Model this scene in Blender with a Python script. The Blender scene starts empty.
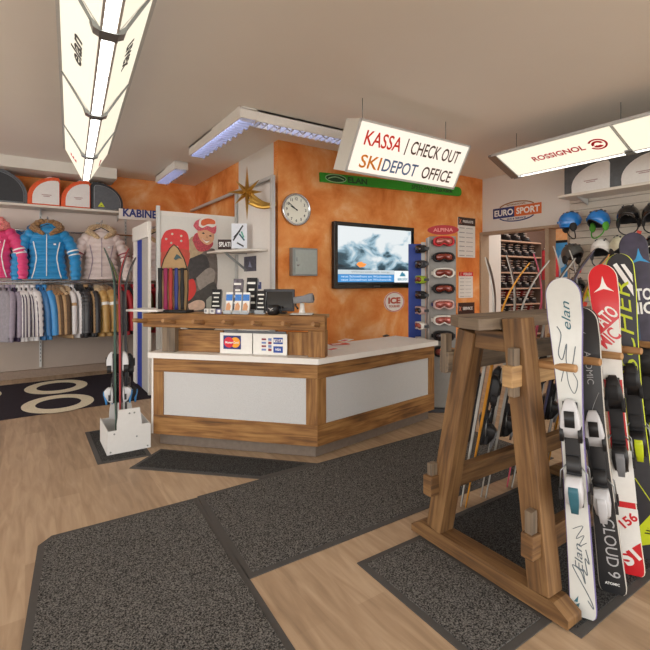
import bpy, bmesh, math, random
from mathutils import Vector, Matrix, Euler, noise
random.seed(11)
S = bpy.context.scene
COL = S.collection
V = Vector
R = math.radians
PI = math.pi

# ------------------------------------------------------------------ camera
cam_d = bpy.data.cameras.new('camera')
cam = bpy.data.objects.new('camera', cam_d)
COL.objects.link(cam)
cam.location = (0, 0, 1.5)
cam.rotation_euler = (R(90), 0, R(-33.69))
cam_d.sensor_width = 36
cam_d.lens = 450 / 650 * 36
cam_d.shift_y = -45 / 650
cam_d.clip_start = .05
S.camera = cam

# ------------------------------------------------------------------ world, exposure
W = bpy.data.worlds.new('world')
S.world = W
W.use_nodes = True
W.node_tree.nodes['Background'].inputs[0].default_value = (1.0, .985, .955, 1)
W.node_tree.nodes['Background'].inputs[1].default_value = 1.7
S.view_settings.view_transform = 'Standard'
S.view_settings.look = 'None'
S.view_settings.gamma = 1
S.view_settings.use_curve_mapping = False
EXPO = .9
S.view_settings.exposure = EXPO
EK = 2 ** -EXPO
PANEL = .97 * EK      # radiance of the translucent lamp panels
TUBE = 9.0 * EK       # radiance of the lamp tubes
LOUVRE = 3.0 * EK

# unseen area light added to brighten the boot room behind the doorway
_l = bpy.data.lights.new('boot_room_fill', 'AREA')
_l.shape = 'RECTANGLE'; _l.size = 1.6; _l.size_y = .3; _l.energy = 15; _l.color = (1, .95, .88)
_o = bpy.data.objects.new('boot_room_fill', _l); COL.objects.link(_o); _o.location = (8.0, 4.1, 3.2)

# ------------------------------------------------------------------ photo ray helpers (real planes only)
def ray(px, py):
    a = (px - 325) / 450
    b = (280 - py) / 450
    return V((.5547 + .83205 * a, .83205 - .5547 * a, b))

def P(px, py, X=None, Y=None, Z=None, d=None):
    r = ray(px, py)
    if X is not None: t = X / r.x
    elif Y is not None: t = Y / r.y
    elif Z is not None: t = (Z - 1.5) / r.z
    else: t = d
    return V((r.x * t, r.y * t, 1.5 + r.z * t))

def PL(px, py, o, n):
    r = ray(px, py)
    c = V((0, 0, 1.5))
    t = (V(o) - c).dot(V(n)) / r.dot(V(n))
    return c + r * t

# ------------------------------------------------------------------ materials
def lin(c):
    if isinstance(c, str):
        c = [int(c[i:i + 2], 16) / 255 for i in (0, 2, 4)]
    return tuple((x / 12.92 if x <= .04045 else ((x + .055) / 1.055) ** 2.4) for x in c) + (1,)

_M = {}
def mat(name, col, rough=.6, metal=0, var=.06, scale=30, bump=0, emit=0, coat=0, trans=0, sheen=0):
    """principled surface with a little procedural variation"""
    if name in _M: return _M[name]
    m = bpy.data.materials.new(name)
    m.use_nodes = True
    nt = m.node_tree
    b = nt.nodes['Principled BSDF']
    c = lin(col)
    b.inputs['Roughness'].default_value = rough
    b.inputs['Metallic'].default_value = metal
    tc = nt.nodes.new('ShaderNodeTexCoord')
    nz = nt.nodes.new('ShaderNodeTexNoise')
    nz.inputs['Scale'].default_value = scale
    nz.inputs['Detail'].default_value = 3
    nt.links.new(tc.outputs['Object'], nz.inputs['Vector'])
    rp = nt.nodes.new('ShaderNodeValToRGB')
    rp.color_ramp.elements[0].position = .3
    rp.color_ramp.elements[1].position = .7
    rp.color_ramp.elements[0].color = tuple(max(0, x * (1 - var)) for x in c[:3]) + (1,)
    rp.color_ramp.elements[1].color = tuple(min(1, x * (1 + var)) for x in c[:3]) + (1,)
    nt.links.new(nz.outputs['Fac'], rp.inputs['Fac'])
    nt.links.new(rp.outputs['Color'], b.inputs['Base Color'])
    if emit:
        b.inputs['Emission Color'].default_value = c
        b.inputs['Emission Strength'].default_value = emit
    if coat:
        b.inputs['Coat Weight'].default_value = coat
        b.inputs['Coat Roughness'].default_value = .1
    if trans: b.inputs['Transmission Weight'].default_value = trans
    if sheen: b.inputs['Sheen Weight'].default_value = sheen
    if bump:
        bp = nt.nodes.new('ShaderNodeBump')
        bp.inputs['Strength'].default_value = bump
        bp.inputs['Distance'].default_value = .01
        nt.links.new(nz.outputs['Fac'], bp.inputs['Height'])
        nt.links.new(bp.outputs['Normal'], b.inputs['Normal'])
    _M[name] = m
    return m

def ramp(nt, stops):
    rp = nt.nodes.new('ShaderNodeValToRGB')
    e = rp.color_ramp.elements
    while len(e) < len(stops): e.new(.5)
    for k, (p, c) in enumerate(stops):
        e[k].position = p
        e[k].color = lin(c)
    return rp

def wood(name, dark, mid, light, rough=.65, knots=True):
    """grain runs along U of the UV map (each board gets its own offset)"""
    m = bpy.data.materials.new(name)
    m.use_nodes = True
    nt = m.node_tree
    b = nt.nodes['Principled BSDF']
    b.inputs['Roughness'].default_value = rough
    uv = nt.nodes.new('ShaderNodeUVMap')
    mp = nt.nodes.new('ShaderNodeMapping')
    mp.inputs['Scale'].default_value = (1.6, 26, 1)
    nt.links.new(uv.outputs['UV'], mp.inputs['Vector'])
    n1 = nt.nodes.new('ShaderNodeTexNoise')
    n1.inputs['Scale'].default_value = 1.0
    n1.inputs['Detail'].default_value = 6
    n1.inputs['Distortion'].default_value = 1.4
    nt.links.new(mp.outputs['Vector'], n1.inputs['Vector'])
    mp2 = nt.nodes.new('ShaderNodeMapping')
    mp2.inputs['Scale'].default_value = (2.2, 7, 1)
    nt.links.new(uv.outputs['UV'], mp2.inputs['Vector'])
    n2 = nt.nodes.new('ShaderNodeTexNoise')
    n2.inputs['Scale'].default_value = 1.3
    n2.inputs['Detail'].default_value = 4
    nt.links.new(mp2.outputs['Vector'], n2.inputs['Vector'])
    mix = nt.nodes.new('ShaderNodeMath')
    mix.operation = 'MULTIPLY_ADD'
    mix.inputs[1].default_value = .55
    ad = nt.nodes.new('ShaderNodeMath')
    ad.operation = 'MULTIPLY'
    ad.inputs[1].default_value = .45
    nt.links.new(n2.outputs['Fac'], ad.inputs[0])
    nt.links.new(n1.outputs['Fac'], mix.inputs[0])
    nt.links.new(ad.outputs[0], mix.inputs[2])
    rp = ramp(nt, [(.32, dark), (.47, mid), (.66, light)])
    nt.links.new(mix.outputs[0], rp.inputs['Fac'])
    nt.links.new(rp.outputs['Color'], b.inputs['Base Color'])
    bp = nt.nodes.new('ShaderNodeBump')
    bp.inputs['Strength'].default_value = .35
    bp.inputs['Distance'].default_value = .006
    nt.links.new(n1.outputs['Fac'], bp.inputs['Height'])
    nt.links.new(bp.outputs['Normal'], b.inputs['Normal'])
    _M[name] = m
    return m

def plaster(name, stops, scale=1.6, bump=.2, rough=.8):
    m = bpy.data.materials.new(name)
    m.use_nodes = True
    nt = m.node_tree
    b = nt.nodes['Principled BSDF']
    b.inputs['Roughness'].default_value = rough
    tc = nt.nodes.new('ShaderNodeTexCoord')
    n1 = nt.nodes.new('ShaderNodeTexNoise')
    n1.inputs['Scale'].default_value = scale
    n1.inputs['Detail'].default_value = 8
    n1.inputs['Roughness'].default_value = .62
    n1.inputs['Distortion'].default_value = .35
    nt.links.new(tc.outputs['Object'], n1.inputs['Vector'])
    rp = ramp(nt, stops)
    nt.links.new(n1.outputs['Fac'], rp.inputs['Fac'])
    nt.links.new(rp.outputs['Color'], b.inputs['Base Color'])
    bp = nt.nodes.new('ShaderNodeBump')
    bp.inputs['Strength'].default_value = bump
    bp.inputs['Distance'].default_value = .01
    nt.links.new(n1.outputs['Fac'], bp.inputs['Height'])
    nt.links.new(bp.outputs['Normal'], b.inputs['Normal'])
    _M[name] = m
    return m

def floor_mat():
    m = bpy.data.materials.new('vinyl_planks')
    m.use_nodes = True
    nt = m.node_tree
    b = nt.nodes['Principled BSDF']
    b.inputs['Roughness'].default_value = .48
    tc = nt.nodes.new('ShaderNodeTexCoord')
    mp = nt.nodes.new('ShaderNodeMapping')
    mp.inputs['Rotation'].default_value = (0, 0, R(90))
    nt.links.new(tc.outputs['Object'], mp.inputs['Vector'])
    br = nt.nodes.new('ShaderNodeTexBrick')
    br.inputs['Scale'].default_value = 1
    br.inputs['Brick Width'].default_value = 1.2
    br.inputs['Row Height'].default_value = .16
    br.inputs['Mortar Size'].default_value = .0012
    br.inputs['Mortar Smooth'].default_value = .3
    br.offset = .37
    br.inputs['Color1'].default_value = (0, 0, 0, 1)
    br.inputs['Color2'].default_value = (1, 1, 1, 1)
    br.inputs['Mortar'].default_value = (.3, .3, .3, 1)
    nt.links.new(mp.outputs['Vector'], br.inputs['Vector'])
    mp2 = nt.nodes.new('ShaderNodeMapping')
    mp2.inputs['Scale'].default_value = (13, 1.5, 1)
    nt.links.new(tc.outputs['Object'], mp2.inputs['Vector'])
    n1 = nt.nodes.new('ShaderNodeTexNoise')
    n1.inputs['Scale'].default_value = 1.7
    n1.inputs['Detail'].default_value = 7
    n1.inputs['Distortion'].default_value = .8
    nt.links.new(mp2.outputs['Vector'], n1.inputs['Vector'])
    m1 = nt.nodes.new('ShaderNodeMath'); m1.operation = 'MULTIPLY'; m1.inputs[1].default_value = .2
    nt.links.new(br.outputs['Color'], m1.inputs[0])
    m2 = nt.nodes.new('ShaderNodeMath'); m2.operation = 'MULTIPLY_ADD'; m2.inputs[1].default_value = .8
    nt.links.new(n1.outputs['Fac'], m2.inputs[0])
    nt.links.new(m1.outputs[0], m2.inputs[2])
    rp = ramp(nt, [(.25, '8f7860'), (.45, 'a58b70'), (.72, 'bba286')])
    nt.links.new(m2.outputs[0], rp.inputs['Fac'])
    nt.links.new(rp.outputs['Color'], b.inputs['Base Color'])
    return m

def carpet(name, dark, light, scale=170):
    m = bpy.data.materials.new(name)
    m.use_nodes = True
    nt = m.node_tree
    b = nt.nodes['Principled BSDF']
    b.inputs['Roughness'].default_value = .95
    b.inputs['Specular IOR Level'].default_value = .1
    tc = nt.nodes.new('ShaderNodeTexCoord')
    n1 = nt.nodes.new('ShaderNodeTexNoise')
    n1.inputs['Scale'].default_value = scale
    n1.inputs['Detail'].default_value = 2
    nt.links.new(tc.outputs['Object'], n1.inputs['Vector'])
    rp = ramp(nt, [(.36, dark), (.68, light)])
    nt.links.new(n1.outputs['Fac'], rp.inputs['Fac'])
    nt.links.new(rp.outputs['Color'], b.inputs['Base Color'])
    bp = nt.nodes.new('ShaderNodeBump')
    bp.inputs['Strength'].default_value = .8
    bp.inputs['Distance'].default_value = .008
    nt.links.new(n1.outputs['Fac'], bp.inputs['Height'])
    nt.links.new(bp.outputs['Normal'], b.inputs['Normal'])
    return m

def glow(name, col, strength):
    if name in _M: return _M[name]
    m = bpy.data.materials.new(name)
    m.use_nodes = True
    nt = m.node_tree
    b = nt.nodes['Principled BSDF']
    b.inputs['Base Color'].default_value = tuple(x * .3 for x in lin(col)[:3]) + (1,)
    b.inputs['Roughness'].default_value = .4
    b.inputs['Emission Color'].default_value = lin(col)
    b.inputs['Emission Strength'].default_value = strength
    _M[name] = m
    return m

def storm_screen():
    """the television picture: storm clouds over a dark sea"""
    m = bpy.data.materials.new('screen_picture')
    m.use_nodes = True
    nt = m.node_tree
    b = nt.nodes['Principled BSDF']
    b.inputs['Base Color'].default_value = (.01, .01, .01, 1)
    b.inputs['Roughness'].default_value = .2
    tc = nt.nodes.new('ShaderNodeTexCoord')
    mp = nt.nodes.new('ShaderNodeMapping')
    mp.inputs['Scale'].default_value = (1.0, 1, 1.8)
    nt.links.new(tc.outputs['Object'], mp.inputs['Vector'])
    n1 = nt.nodes.new('ShaderNodeTexNoise')
    n1.inputs['Scale'].default_value = 2.6
    n1.inputs['Detail'].default_value = 8
    n1.inputs['Distortion'].default_value = .6
    nt.links.new(mp.outputs['Vector'], n1.inputs['Vector'])
    sx = nt.nodes.new('ShaderNodeSeparateXYZ')
    nt.links.new(tc.outputs['Object'], sx.inputs[0])
    ma = nt.nodes.new('ShaderNodeMath'); ma.operation = 'MULTIPLY_ADD'
    ma.inputs[1].default_value = .55; ma.inputs[2].default_value = .07
    nt.links.new(sx.outputs['Z'], ma.inputs[0])
    ad = nt.nodes.new('ShaderNodeMath'); ad.operation = 'ADD'
    nt.links.new(ma.outputs[0], ad.inputs[0])
    nt.links.new(n1.outputs['Fac'], ad.inputs[1])
    rp = ramp(nt, [(.36, '1a2a34'), (.48, '3d5a68'), (.56, '9dbfd0'), (.66, 'eef4f6')])
    nt.links.new(ad.outputs[0], rp.inputs['Fac'])
    nt.links.new(rp.outputs['Color'], b.inputs['Emission Color'])
    b.inputs['Emission Strength'].default_value = .95 * EK
    return m

# ------------------------------------------------------------------ mesh builder
def frame(o, x, y):
    x = V(x).normalized(); y = V(y)
    y = (y - x * y.dot(x)).normalized()
    z = x.cross(y)
    M = Matrix((x, y, z)).transposed().to_4x4()
    M.translation = V(o)
    return M

class MB:
    def __init__(self):
        self.v = []; self.f = []; self.m = []; self.u = []; self.s = []

    def add(self, vs, fs, mat=0, uvs=None, smooth=False):
        o = len(self.v)
        self.v += [V(p) for p in vs]
        for k, f in enumerate(fs):
            self.f.append([i + o for i in f])
            self.m.append(mat[k] if isinstance(mat, (list, tuple)) else mat)
            self.s.append(smooth)
            self.u.append(uvs[k] if uvs else None)
        return self

    def box(self, c, s, M=None, mat=0):
        """box of size s round c; UV u runs along its longest side"""
        hx, hy, hz = s[0] / 2, s[1] / 2, s[2] / 2
        L = max(range(3), key=lambda i: s[i])
        pts = [V((x, y, z)) for x in (-hx, hx) for y in (-hy, hy) for z in (-hz, hz)]
        fs = [(0, 1, 3, 2), (4, 6, 7, 5), (0, 4, 5, 1), (2, 3, 7, 6), (0, 2, 6, 4), (1, 5, 7, 3)]
        ou, ov = random.random() * 9, random.random() * 9
        uvs = []
        for k, f in enumerate(fs):
            ax = k // 2
            o2 = [i for i in range(3) if i != ax]
            ua = L if L in o2 else o2[0]
            va = [i for i in o2 if i != ua][0]
            uvs.append([(pts[i][ua] + ou, pts[i][va] + ov + k * .37) for i in f])
        cc = V(c)
        if M is None: vs = [p + cc for p in pts]
        elif len(M) == 3: vs = [M @ p + cc for p in pts]
        else: vs = [M @ (p + cc) for p in pts]
        return self.add(vs, fs, mat, uvs)

    def beam(self, p0, p1, w, h, up=(0, 0, 1), mat=0):
        """board from p0 to p1, w across, h along up"""
        p0, p1 = V(p0), V(p1)
        x = (p1 - p0); L = x.length; x.normalize()
        z = V(up); z = (z - x * z.dot(x)).normalized()
        y = z.cross(x)
        M = Matrix((x, y, z)).transposed()
        return self.box((p0 + p1) / 2, (L, w, h), M, mat)

    def loft(self, rings, mat=0, smooth=True, cap=True, closed=True):
        n = len(rings[0])
        vs = [p for r in rings for p in r]
        fs, ms = [], []
        for i in range(len(rings) - 1):
            mi = mat[i] if isinstance(mat, (list, tuple)) else mat
            for j in range(n if closed else n - 1):
                k = (j + 1) % n
                fs.append((i * n + j, i * n + k, (i + 1) * n + k, (i + 1) * n + j)); ms.append(mi)
        if cap and closed:
            fs.append(tuple(reversed(range(n)))); ms.append(ms[0])
            fs.append(tuple((len(rings) - 1) * n + j for j in range(n))); ms.append(ms[-2])
        uv = None
        return self.add(vs, fs, ms, uv, smooth)

    def tube(self, pts, r, seg=8, mat=0, flat=1.0, up=None):
        pts = [V(p) for p in pts]
        n = len(pts)
        rr = r if isinstance(r, (list, tuple)) else [r] * n
        t0 = (pts[1] - pts[0]).normalized()
        a = V(up) if up else (V((0, 0, 1)) if abs(t0.z) < .9 else V((1, 0, 0)))
        nrm = (a - t0 * a.dot(t0)).normalized()
        rings = []
        for i in range(n):
            t = (pts[min(i + 1, n - 1)] - pts[max(i - 1, 0)]).normalized()
            nrm = (nrm - t * nrm.dot(t)).normalized()
            b = t.cross(nrm)
            rings.append([pts[i] + nrm * (math.cos(2 * PI * k / seg) * rr[i] * flat) + b * (math.sin(2 * PI * k / seg) * rr[i]) for k in range(seg)])
        return self.loft(rings, mat)

    def lathe(self, prof, seg=24, M=None, mat=0, smooth=True):
        """prof of (r, z) turned about z"""
        M = M or Matrix.Identity(4)
        rings = [[M @ V((max(r, .0004) * math.cos(2 * PI * k / seg), max(r, .0004) * math.sin(2 * PI * k / seg), z)) for k in range(seg)] for r, z in prof]
        return self.loft(rings, mat, smooth)

    def prism(self, poly, z0, z1, M=None, mat=0, side=None, smooth=False):
        """2-D outline between z0 and z1 of frame M"""
        M = M or Matrix.Identity(4)
        n = len(poly)
        vs = [M @ V((x, y, z0)) for x, y in poly] + [M @ V((x, y, z1)) for x, y in poly]
        self.add(vs, [tuple(reversed(range(n))), tuple(range(n, 2 * n))], mat,
                 [[poly[i] for i in reversed(range(n))], [tuple(p) for p in poly]])
        fs = [(i, (i + 1) % n, n + (i + 1) % n, n + i) for i in range(n)]
        uv = [[(poly[i][0], z0), (poly[(i + 1) % n][0], z0), (poly[(i + 1) % n][0], z1), (poly[i][0], z1)] for i in range(n)]
        return self.add(vs, fs, mat if side is None else side, uv, smooth)

    def ball(self, c, r, seg=14, rings=9, M=None, mat=0, z0=-1.0, z1=1.0):
        r = (r, r, r) if not isinstance(r, (list, tuple)) else r
        M3 = M or Matrix.Identity(3)
        c = V(c)
        t0, t1 = math.asin(max(-1, z0)), math.asin(min(1, z1))
        rs = []
        for i in range(rings + 1):
            t = t0 + (t1 - t0) * i / rings
            q = max(math.cos(t), .004)
            rs.append([M3 @ V((r[0] * q * math.cos(2 * PI * k / seg), r[1] * q * math.sin(2 * PI * k / seg), r[2] * math.sin(t))) + c for k in range(seg)])
        return self.loft(rs, mat)

    def build(self, name, mats, parent=None, bevel=0, sub=0, loc=None, rot=None, world=False):
        if not isinstance(mats, (list, tuple)): mats = [mats]
        me = bpy.data.meshes.new(name)
        vs = self.v
        if world and parent is not None:
            I = wm(parent).inverted()
            vs = [I @ p for p in vs]
        elif world and loc is not None:
            I = (Matrix.Translation(V(loc)) @ (Euler(rot).to_matrix().to_4x4() if rot else Matrix.Identity(4))).inverted()
            vs = [I @ p for p in vs]
        me.from_pydata([tuple(p) for p in vs], [], self.f)
        for m in mats: me.materials.append(m)
        for p, mi, s in zip(me.polygons, self.m, self.s):
            p.material_index = mi
            p.use_smooth = s
        ul = me.uv_layers.new(name='UVMap')
        for p, uv in zip(me.polygons, self.u):
            if uv:
                for li, c in zip(p.loop_indices, uv): ul.data[li].uv = c
            else:
                for li in p.loop_indices:
                    c = me.vertices[me.loops[li].vertex_index].co
                    ul.data[li].uv = (c.x + c.y, c.z)
        bm = bmesh.new(); bm.from_mesh(me)
        bmesh.ops.recalc_face_normals(bm, faces=bm.faces)
        bm.to_mesh(me); bm.free()
        o = bpy.data.objects.new(name, me)
        COL.objects.link(o)
        if parent is not None: o.parent = parent
        if loc is not None: o.location = loc
        if rot is not None: o.rotation_euler = rot
        if bevel:
            b = o.modifiers.new('bevel', 'BEVEL')
            b.width = bevel; b.segments = 2; b.limit_method = 'ANGLE'; b.angle_limit = R(40)
        if sub:
            q = o.modifiers.new('sub', 'SUBSURF')
            q.levels = sub; q.render_levels = sub
        return o

def wm(o):
    M = Matrix.Translation(o.location) @ o.rotation_euler.to_matrix().to_4x4()
    return (wm(o.parent) @ M) if o.parent else M

def tag(o, label, cat, group=None, kind=None):
    o['label'] = label; o['category'] = cat
    if group: o['group'] = group
    if kind: o['kind'] = kind
    return o

def thing(name, label, cat, loc=(0, 0, 0), rot=(0, 0, 0), group=None):
    o = bpy.data.objects.new(name, None)
    COL.objects.link(o)
    o.empty_display_size = .1
    o.location = loc
    o.rotation_euler = rot if isinstance(rot, (tuple, list)) else (0, 0, rot)
    return tag(o, label, cat, group)

def struct(name, mb, mats, bevel=0):
    o = mb.build(name, mats, bevel=bevel)
    o['kind'] = 'structure'
    return o

def dup(root, loc, rot, label, group=None):
    r = root.copy(); COL.objects.link(r)
    r.location = loc
    r.rotation_euler = rot if isinstance(rot, (tuple, list)) else (0, 0, rot)
    r['label'] = label
    if group: r['group'] = group
    for ch in list(root.children):
        c = ch.copy(); COL.objects.link(c); c.parent = r
        for g in list(ch.children):
            d = g.copy(); COL.objects.link(d); d.parent = c
    return r

_T = {}
def text(name, s, M, m, parent=None, w=None, h=None, depth=.0015, bold=0, shear=0, warp=None, spacing=1, world=False):
    """lettering as a mesh: centred on frame M, fitted to width w and / or height h"""
    key = (s, bold, shear, spacing)
    if key not in _T:
        cu = bpy.data.curves.new('t', 'FONT')
        cu.body = s; cu.size = 1; cu.offset = bold; cu.shear = shear; cu.extrude = .01
        cu.space_character = spacing; cu.resolution_u = 3
        cu.align_x = 'CENTER'
        ob = bpy.data.objects.new('t', cu)
        COL.objects.link(ob)
        dg = bpy.context.evaluated_depsgraph_get()
        me = bpy.data.meshes.new_from_object(ob.evaluated_get(dg))
        vs = [v.co.copy() for v in me.vertices]
        fs = [tuple(p.vertices) for p in me.polygons]
        bpy.data.objects.remove(ob); bpy.data.curves.remove(cu); bpy.data.meshes.remove(me)
        _T[key] = (vs, fs)
    vs, fs = _T[key]
    x0, x1 = min(p.x for p in vs), max(p.x for p in vs)
    y0, y1 = min(p.y for p in vs), max(p.y for p in vs)
    kx = w / (x1 - x0) if w else None
    ky = h / (y1 - y0) if h else None
    kx = kx or ky; ky = ky or kx
    out = []
    for p in vs:
        q = V(((p.x - (x0 + x1) / 2) * kx, (p.y - (y0 + y1) / 2) * ky, depth if p.z > 0 else 0))
        q = M @ q
        out.append(warp(q) if warp else q)
    b = MB(); b.add(out, fs)
    o = b.build(name, m, parent, world=world)
    return o

ORD = ['first', 'second', 'third', 'fourth', 'fifth', 'sixth', 'seventh', 'eighth', 'ninth', 'tenth', 'eleventh', 'twelfth']

# ------------------------------------------------------------------ palette
white = mat('white_paint', 'e4e0da', .5, var=.02)
cream = mat('cream_paint', 'dcd8d0', .6, var=.03, scale=4)
alu = mat('aluminium', 'c4c4c2', .4, .25, var=.03)
chrome = mat('chrome', 'c9ccd0', .18, .95, var=.02)
steel = mat('steel', '8d9090', .4, .8, var=.04)
black = mat('black_plastic', '17171a', .4, var=.1)
matte_black = mat('matte_black', '1c1b1d', .75, var=.1)
dark_grey = mat('dark_grey', '3a3b40', .6, var=.08)
grey = mat('grey_plastic', '77787c', .5, var=.05)
blue = mat('blue_panel', '22409a', .5, var=.05)
red = mat('red_plastic', 'c8202c', .45, var=.05)
orange_m = mat('orange_plastic', 'e2611f', .5, var=.06)
navy = mat('navy_lettering', '1d2a72', .5, var=.03)
paper = mat('paper', 'e9e7e2', .7, var=.03)
grey_ink = mat('grey_ink', '8b8b90', .7, var=.05)
white_ink = mat('white_ink', 'eeeeec', .5, var=.02)
old_wood = wood('weathered_timber', '4a2f13', '84592c', 'ac8049')
rack_wood = wood('rack_timber', '3a2716', '664727', '8a673f')
grey_wood = wood('grey_timber', '423930', '6a5b4b', '8a7862')
peg_wood = wood('peg_timber', '6d4a2a', '9a7045', 'bb9468')
end_wood = wood('pale_timber', '77583a', 'a27f54', 'c09c6c')
orange_plaster = plaster('orange_plaster', [(.3, 'd0702a'), (.44, 'e48a42'), (.56, 'eea25e'), (.7, 'f6c594')], scale=2.0)
ceil_m = plaster('ceiling_plaster', [(.2, 'ebe7e0'), (.8, 'f0ece5')], scale=.7, bump=.03)
wall_m = plaster('wall_paint', [(.2, 'dcd8d2'), (.8, 'e4e0da')], scale=1.2, bump=.04)
pink_m = plaster('panel_paint', [(.2, 'd9c9c0'), (.8, 'e2d4ca')], scale=1.2, bump=.03)
stipple = mat('stippled_panel', 'c6c6c6', .75, var=.06, scale=160, bump=.5)
panel_glow = glow('lamp_panel', 'fff6df', PANEL)
tube_glow = glow('lamp_tube', 'fffaf0', TUBE)
louvre_glow = glow('louvre_tube', 'dfe6ff', LOUVRE)
sign_glow = glow('sign_face', 'fff1e2', .93 * EK)

# ------------------------------------------------------------------ setting
ZC = 3.25
struct('floor', MB().box((1.5, 2, -.05), (19, 18, .1)), floor_mat())
struct('ceiling', MB().box((2.5, 4.2, ZC + .06), (17, 13.6, .12)), ceil_m)
YB = 8.3
b = MB()
b.box((-2.2, YB + .08, 1.62), (9.9, .16, 1.96), mat=0)
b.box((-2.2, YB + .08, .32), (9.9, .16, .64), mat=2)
b.box((-2.2, YB + .08, 2.925), (9.9, .16, .65), mat=1)
struct('wall_back', b, [pink_m, orange_plaster, plaster('lower_wall_tone', [(.2, 'a5978c'), (.8, 'b0a297')], bump=.02)])  # bottom band of the wall is a darker grey-brown
struct('baseboard_back', MB().box((-2.2, YB - .03, .06), (9.7, .06, .12)), mat('plinth', '8d7a6b', .6, var=.06))
b = MB()
p0, p1 = P(0, 160, Y=7.7), P(117, 181, Y=7.7)
struct('trim_1', MB().box(((p1.x - 5) / 2, 8.0, 3.17), (p1.x + 5, .59, .16)), cream)
b = MB()
b.box((2.69, 5.63, ZC / 2), (.12, 1.24, ZC), mat=0)
b.box((2.69, 7.3, ZC / 2), (.12, 2.1, ZC), mat=1)
struct('wall_side', b, [wall_m, orange_plaster])
b = MB()
b.box((4.64, 5.06, ZC / 2), (4.02, .12, ZC), mat=0)
struct('wall_center', b, [orange_plaster])
b = MB()
b.box((6.69, 4.24, 2.785), (.12, 1.52, .93))
b.box((6.69, -.3, ZC / 2), (.12, 7.56, ZC))
struct('wall_right', b, wall_m)
# slatted panel on the right wall: real grooves between boards
b = MB()
z = .1
while z < 2.62:
    b.box((6.58, -.3, z + .046), (.03, 7.52, .092), mat=0)
    z += .1
b.box((6.6, -.3, 1.37), (.04, 7.5, 2.56), mat=1)
struct('wall_slatted', b, [mat('slat_board', 'c9c0b3', .5, var=.03), mat('slat_groove', '8d857a', .7)], bevel=.004)
# doorway
fr = mat('door_frame', 'a8937c', .55, var=.06)
b = MB()
b.box((6.66, 4.985, 1.16), (.22, .035, 2.32))
b.box((6.66, 4.22, 2.3), (.22, 1.5, .045))
b.box((6.66, 3.80, 1.16), (.2, .06, 2.28))
b.box((6.66, 3.475, 1.16), (.2, .03, 2.32))
struct('door_1', b, fr, bevel=.004)
# boot room behind the doorway
b = MB()
b.box((6.95, 5.06, ZC / 2), (.4, .12, ZC))
struct('wall_bootroom_left', b, wall_m)
struct('wall_bootroom_back', MB().box((8.1, 5.5, ZC / 2), (2.6, .1, ZC)), mat('bootroom_paint', '7d6a60', .8, var=.05))
struct('wall_bootroom_right', MB().box((9.4, 2.0, ZC / 2), (.1, 7.2, ZC)), orange_plaster)

# ------------------------------------------------------------------ V lamps
def v_lamp(name, label, o, rz, w, h, sec, n, words_l, words_r):
    """pendant lamp: two slanting translucent wings and a tube channel; local -y is its near end"""
    CH = .036
    t = thing(name, label, 'lamp', o, (0, 0, rz), None)
    L = sec * n
    tri = .35            # the far end narrows to a point
    for s in (-1, 1):
        for k in range(n):
            y1, y0 = -k * sec, -(k + 1) * sec + .015
            ob = MB()
            c = CH * s
            yy = y1 - (tri if k == 0 and words_l else 0)
            if k == 0 and words_l:
                poly = [V((c, y1, .01)), V((c, y0, .01)), V((w * s, y0, h)), V((w * s, yy, h))]
            else:
                poly = [V((c, y1, .01)), V((c, y0, .01)), V((w * s, y0, h)), V((w * s, y1, h))]
            nrm = (poly[1] - poly[0]).cross(poly[3] - poly[0]).normalized() * .012
            if nrm.z < 0: nrm = -nrm
            ob.add(poly + [p + nrm for p in poly], [(0, 1, 2, 3), (7, 6, 5, 4), (0, 4, 5, 1), (1, 5, 6, 2), (2, 6, 7, 3), (3, 7, 4, 0)], [0, 1, 1, 1, 1, 1])
            ob.build('wing_panel', [panel_glow, white], t)
        # rim along the outer edge
        r = MB()
        r.beam((w * s, -(tri if words_l else 0), h), (w * s, -L, h), .02, .03)
        r.beam((CH * s, 0, .012), (CH * s, -L, .012), .012, .02)
        r.build('side_rail', alu, t)
    tc_ = MB().box((0, -L / 2, .025), (CH * 1.8, L - .02, .02))
    tc_.m = [0, 0, 0, 0, 1, 0]
    tc_.build('tube_cover', [white, tube_glow], t)
    for k in range(n + 1):
        b = MB()
        y = -k * sec
        if k == 0:
            if words_l: continue
            for s in (-1, 1):
                b.beam((.02 * s, y, .0), (w * s, y, h), .1, .025)
        else:
            b.box((0, y + .03, 0), (.085, .09, .012))
            for s in (-1, 1):
                b.prism([(CH * s, -.004), (.07 * s, .012), (.085 * s, .06), (CH * s, .012)], -.035, .035, frame((0, y + .03, 0), (1, 0, 0), (0, 0, 1)))
                b.beam((.06 * s, y + .02, .02), (w * s, y + .02, h), .006, .015)
        b.build('joint_bracket', steel, t)
    for k in range(0, n + 1, 1):
        y = -k * sec - (.2 if k == 0 else 0)
        for s in (-.6, .6):
            MB().tube([(w * s, y, h * .6), (w * s, y, ZC - o[2] + .005)], .004, 6).build('suspension_wire', steel, t)
    for (k, s, txt, m, wd, hh, along) in words_l + words_r:
        y = -(k + .5) * sec + along
        xd = V((0, -1, 0)) if s < 0 else V((0, 1, 0))
        up = V((w * s - CH * s, 0, h - .01)).normalized()
        ctr = V((CH * s, y, .01)).lerp(V((w * s, y, h)), .5)
        F_ = frame(ctr, xd, up)
        if F_.col[2].z > 0:
            F_ = frame(ctr, -xd, up)
        F_.translation = ctr + F_.col[2].to_3d() * .004
        text('lettering', txt, F_, m, t, w=wd, h=hh, bold=.02)
    return t

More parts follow.
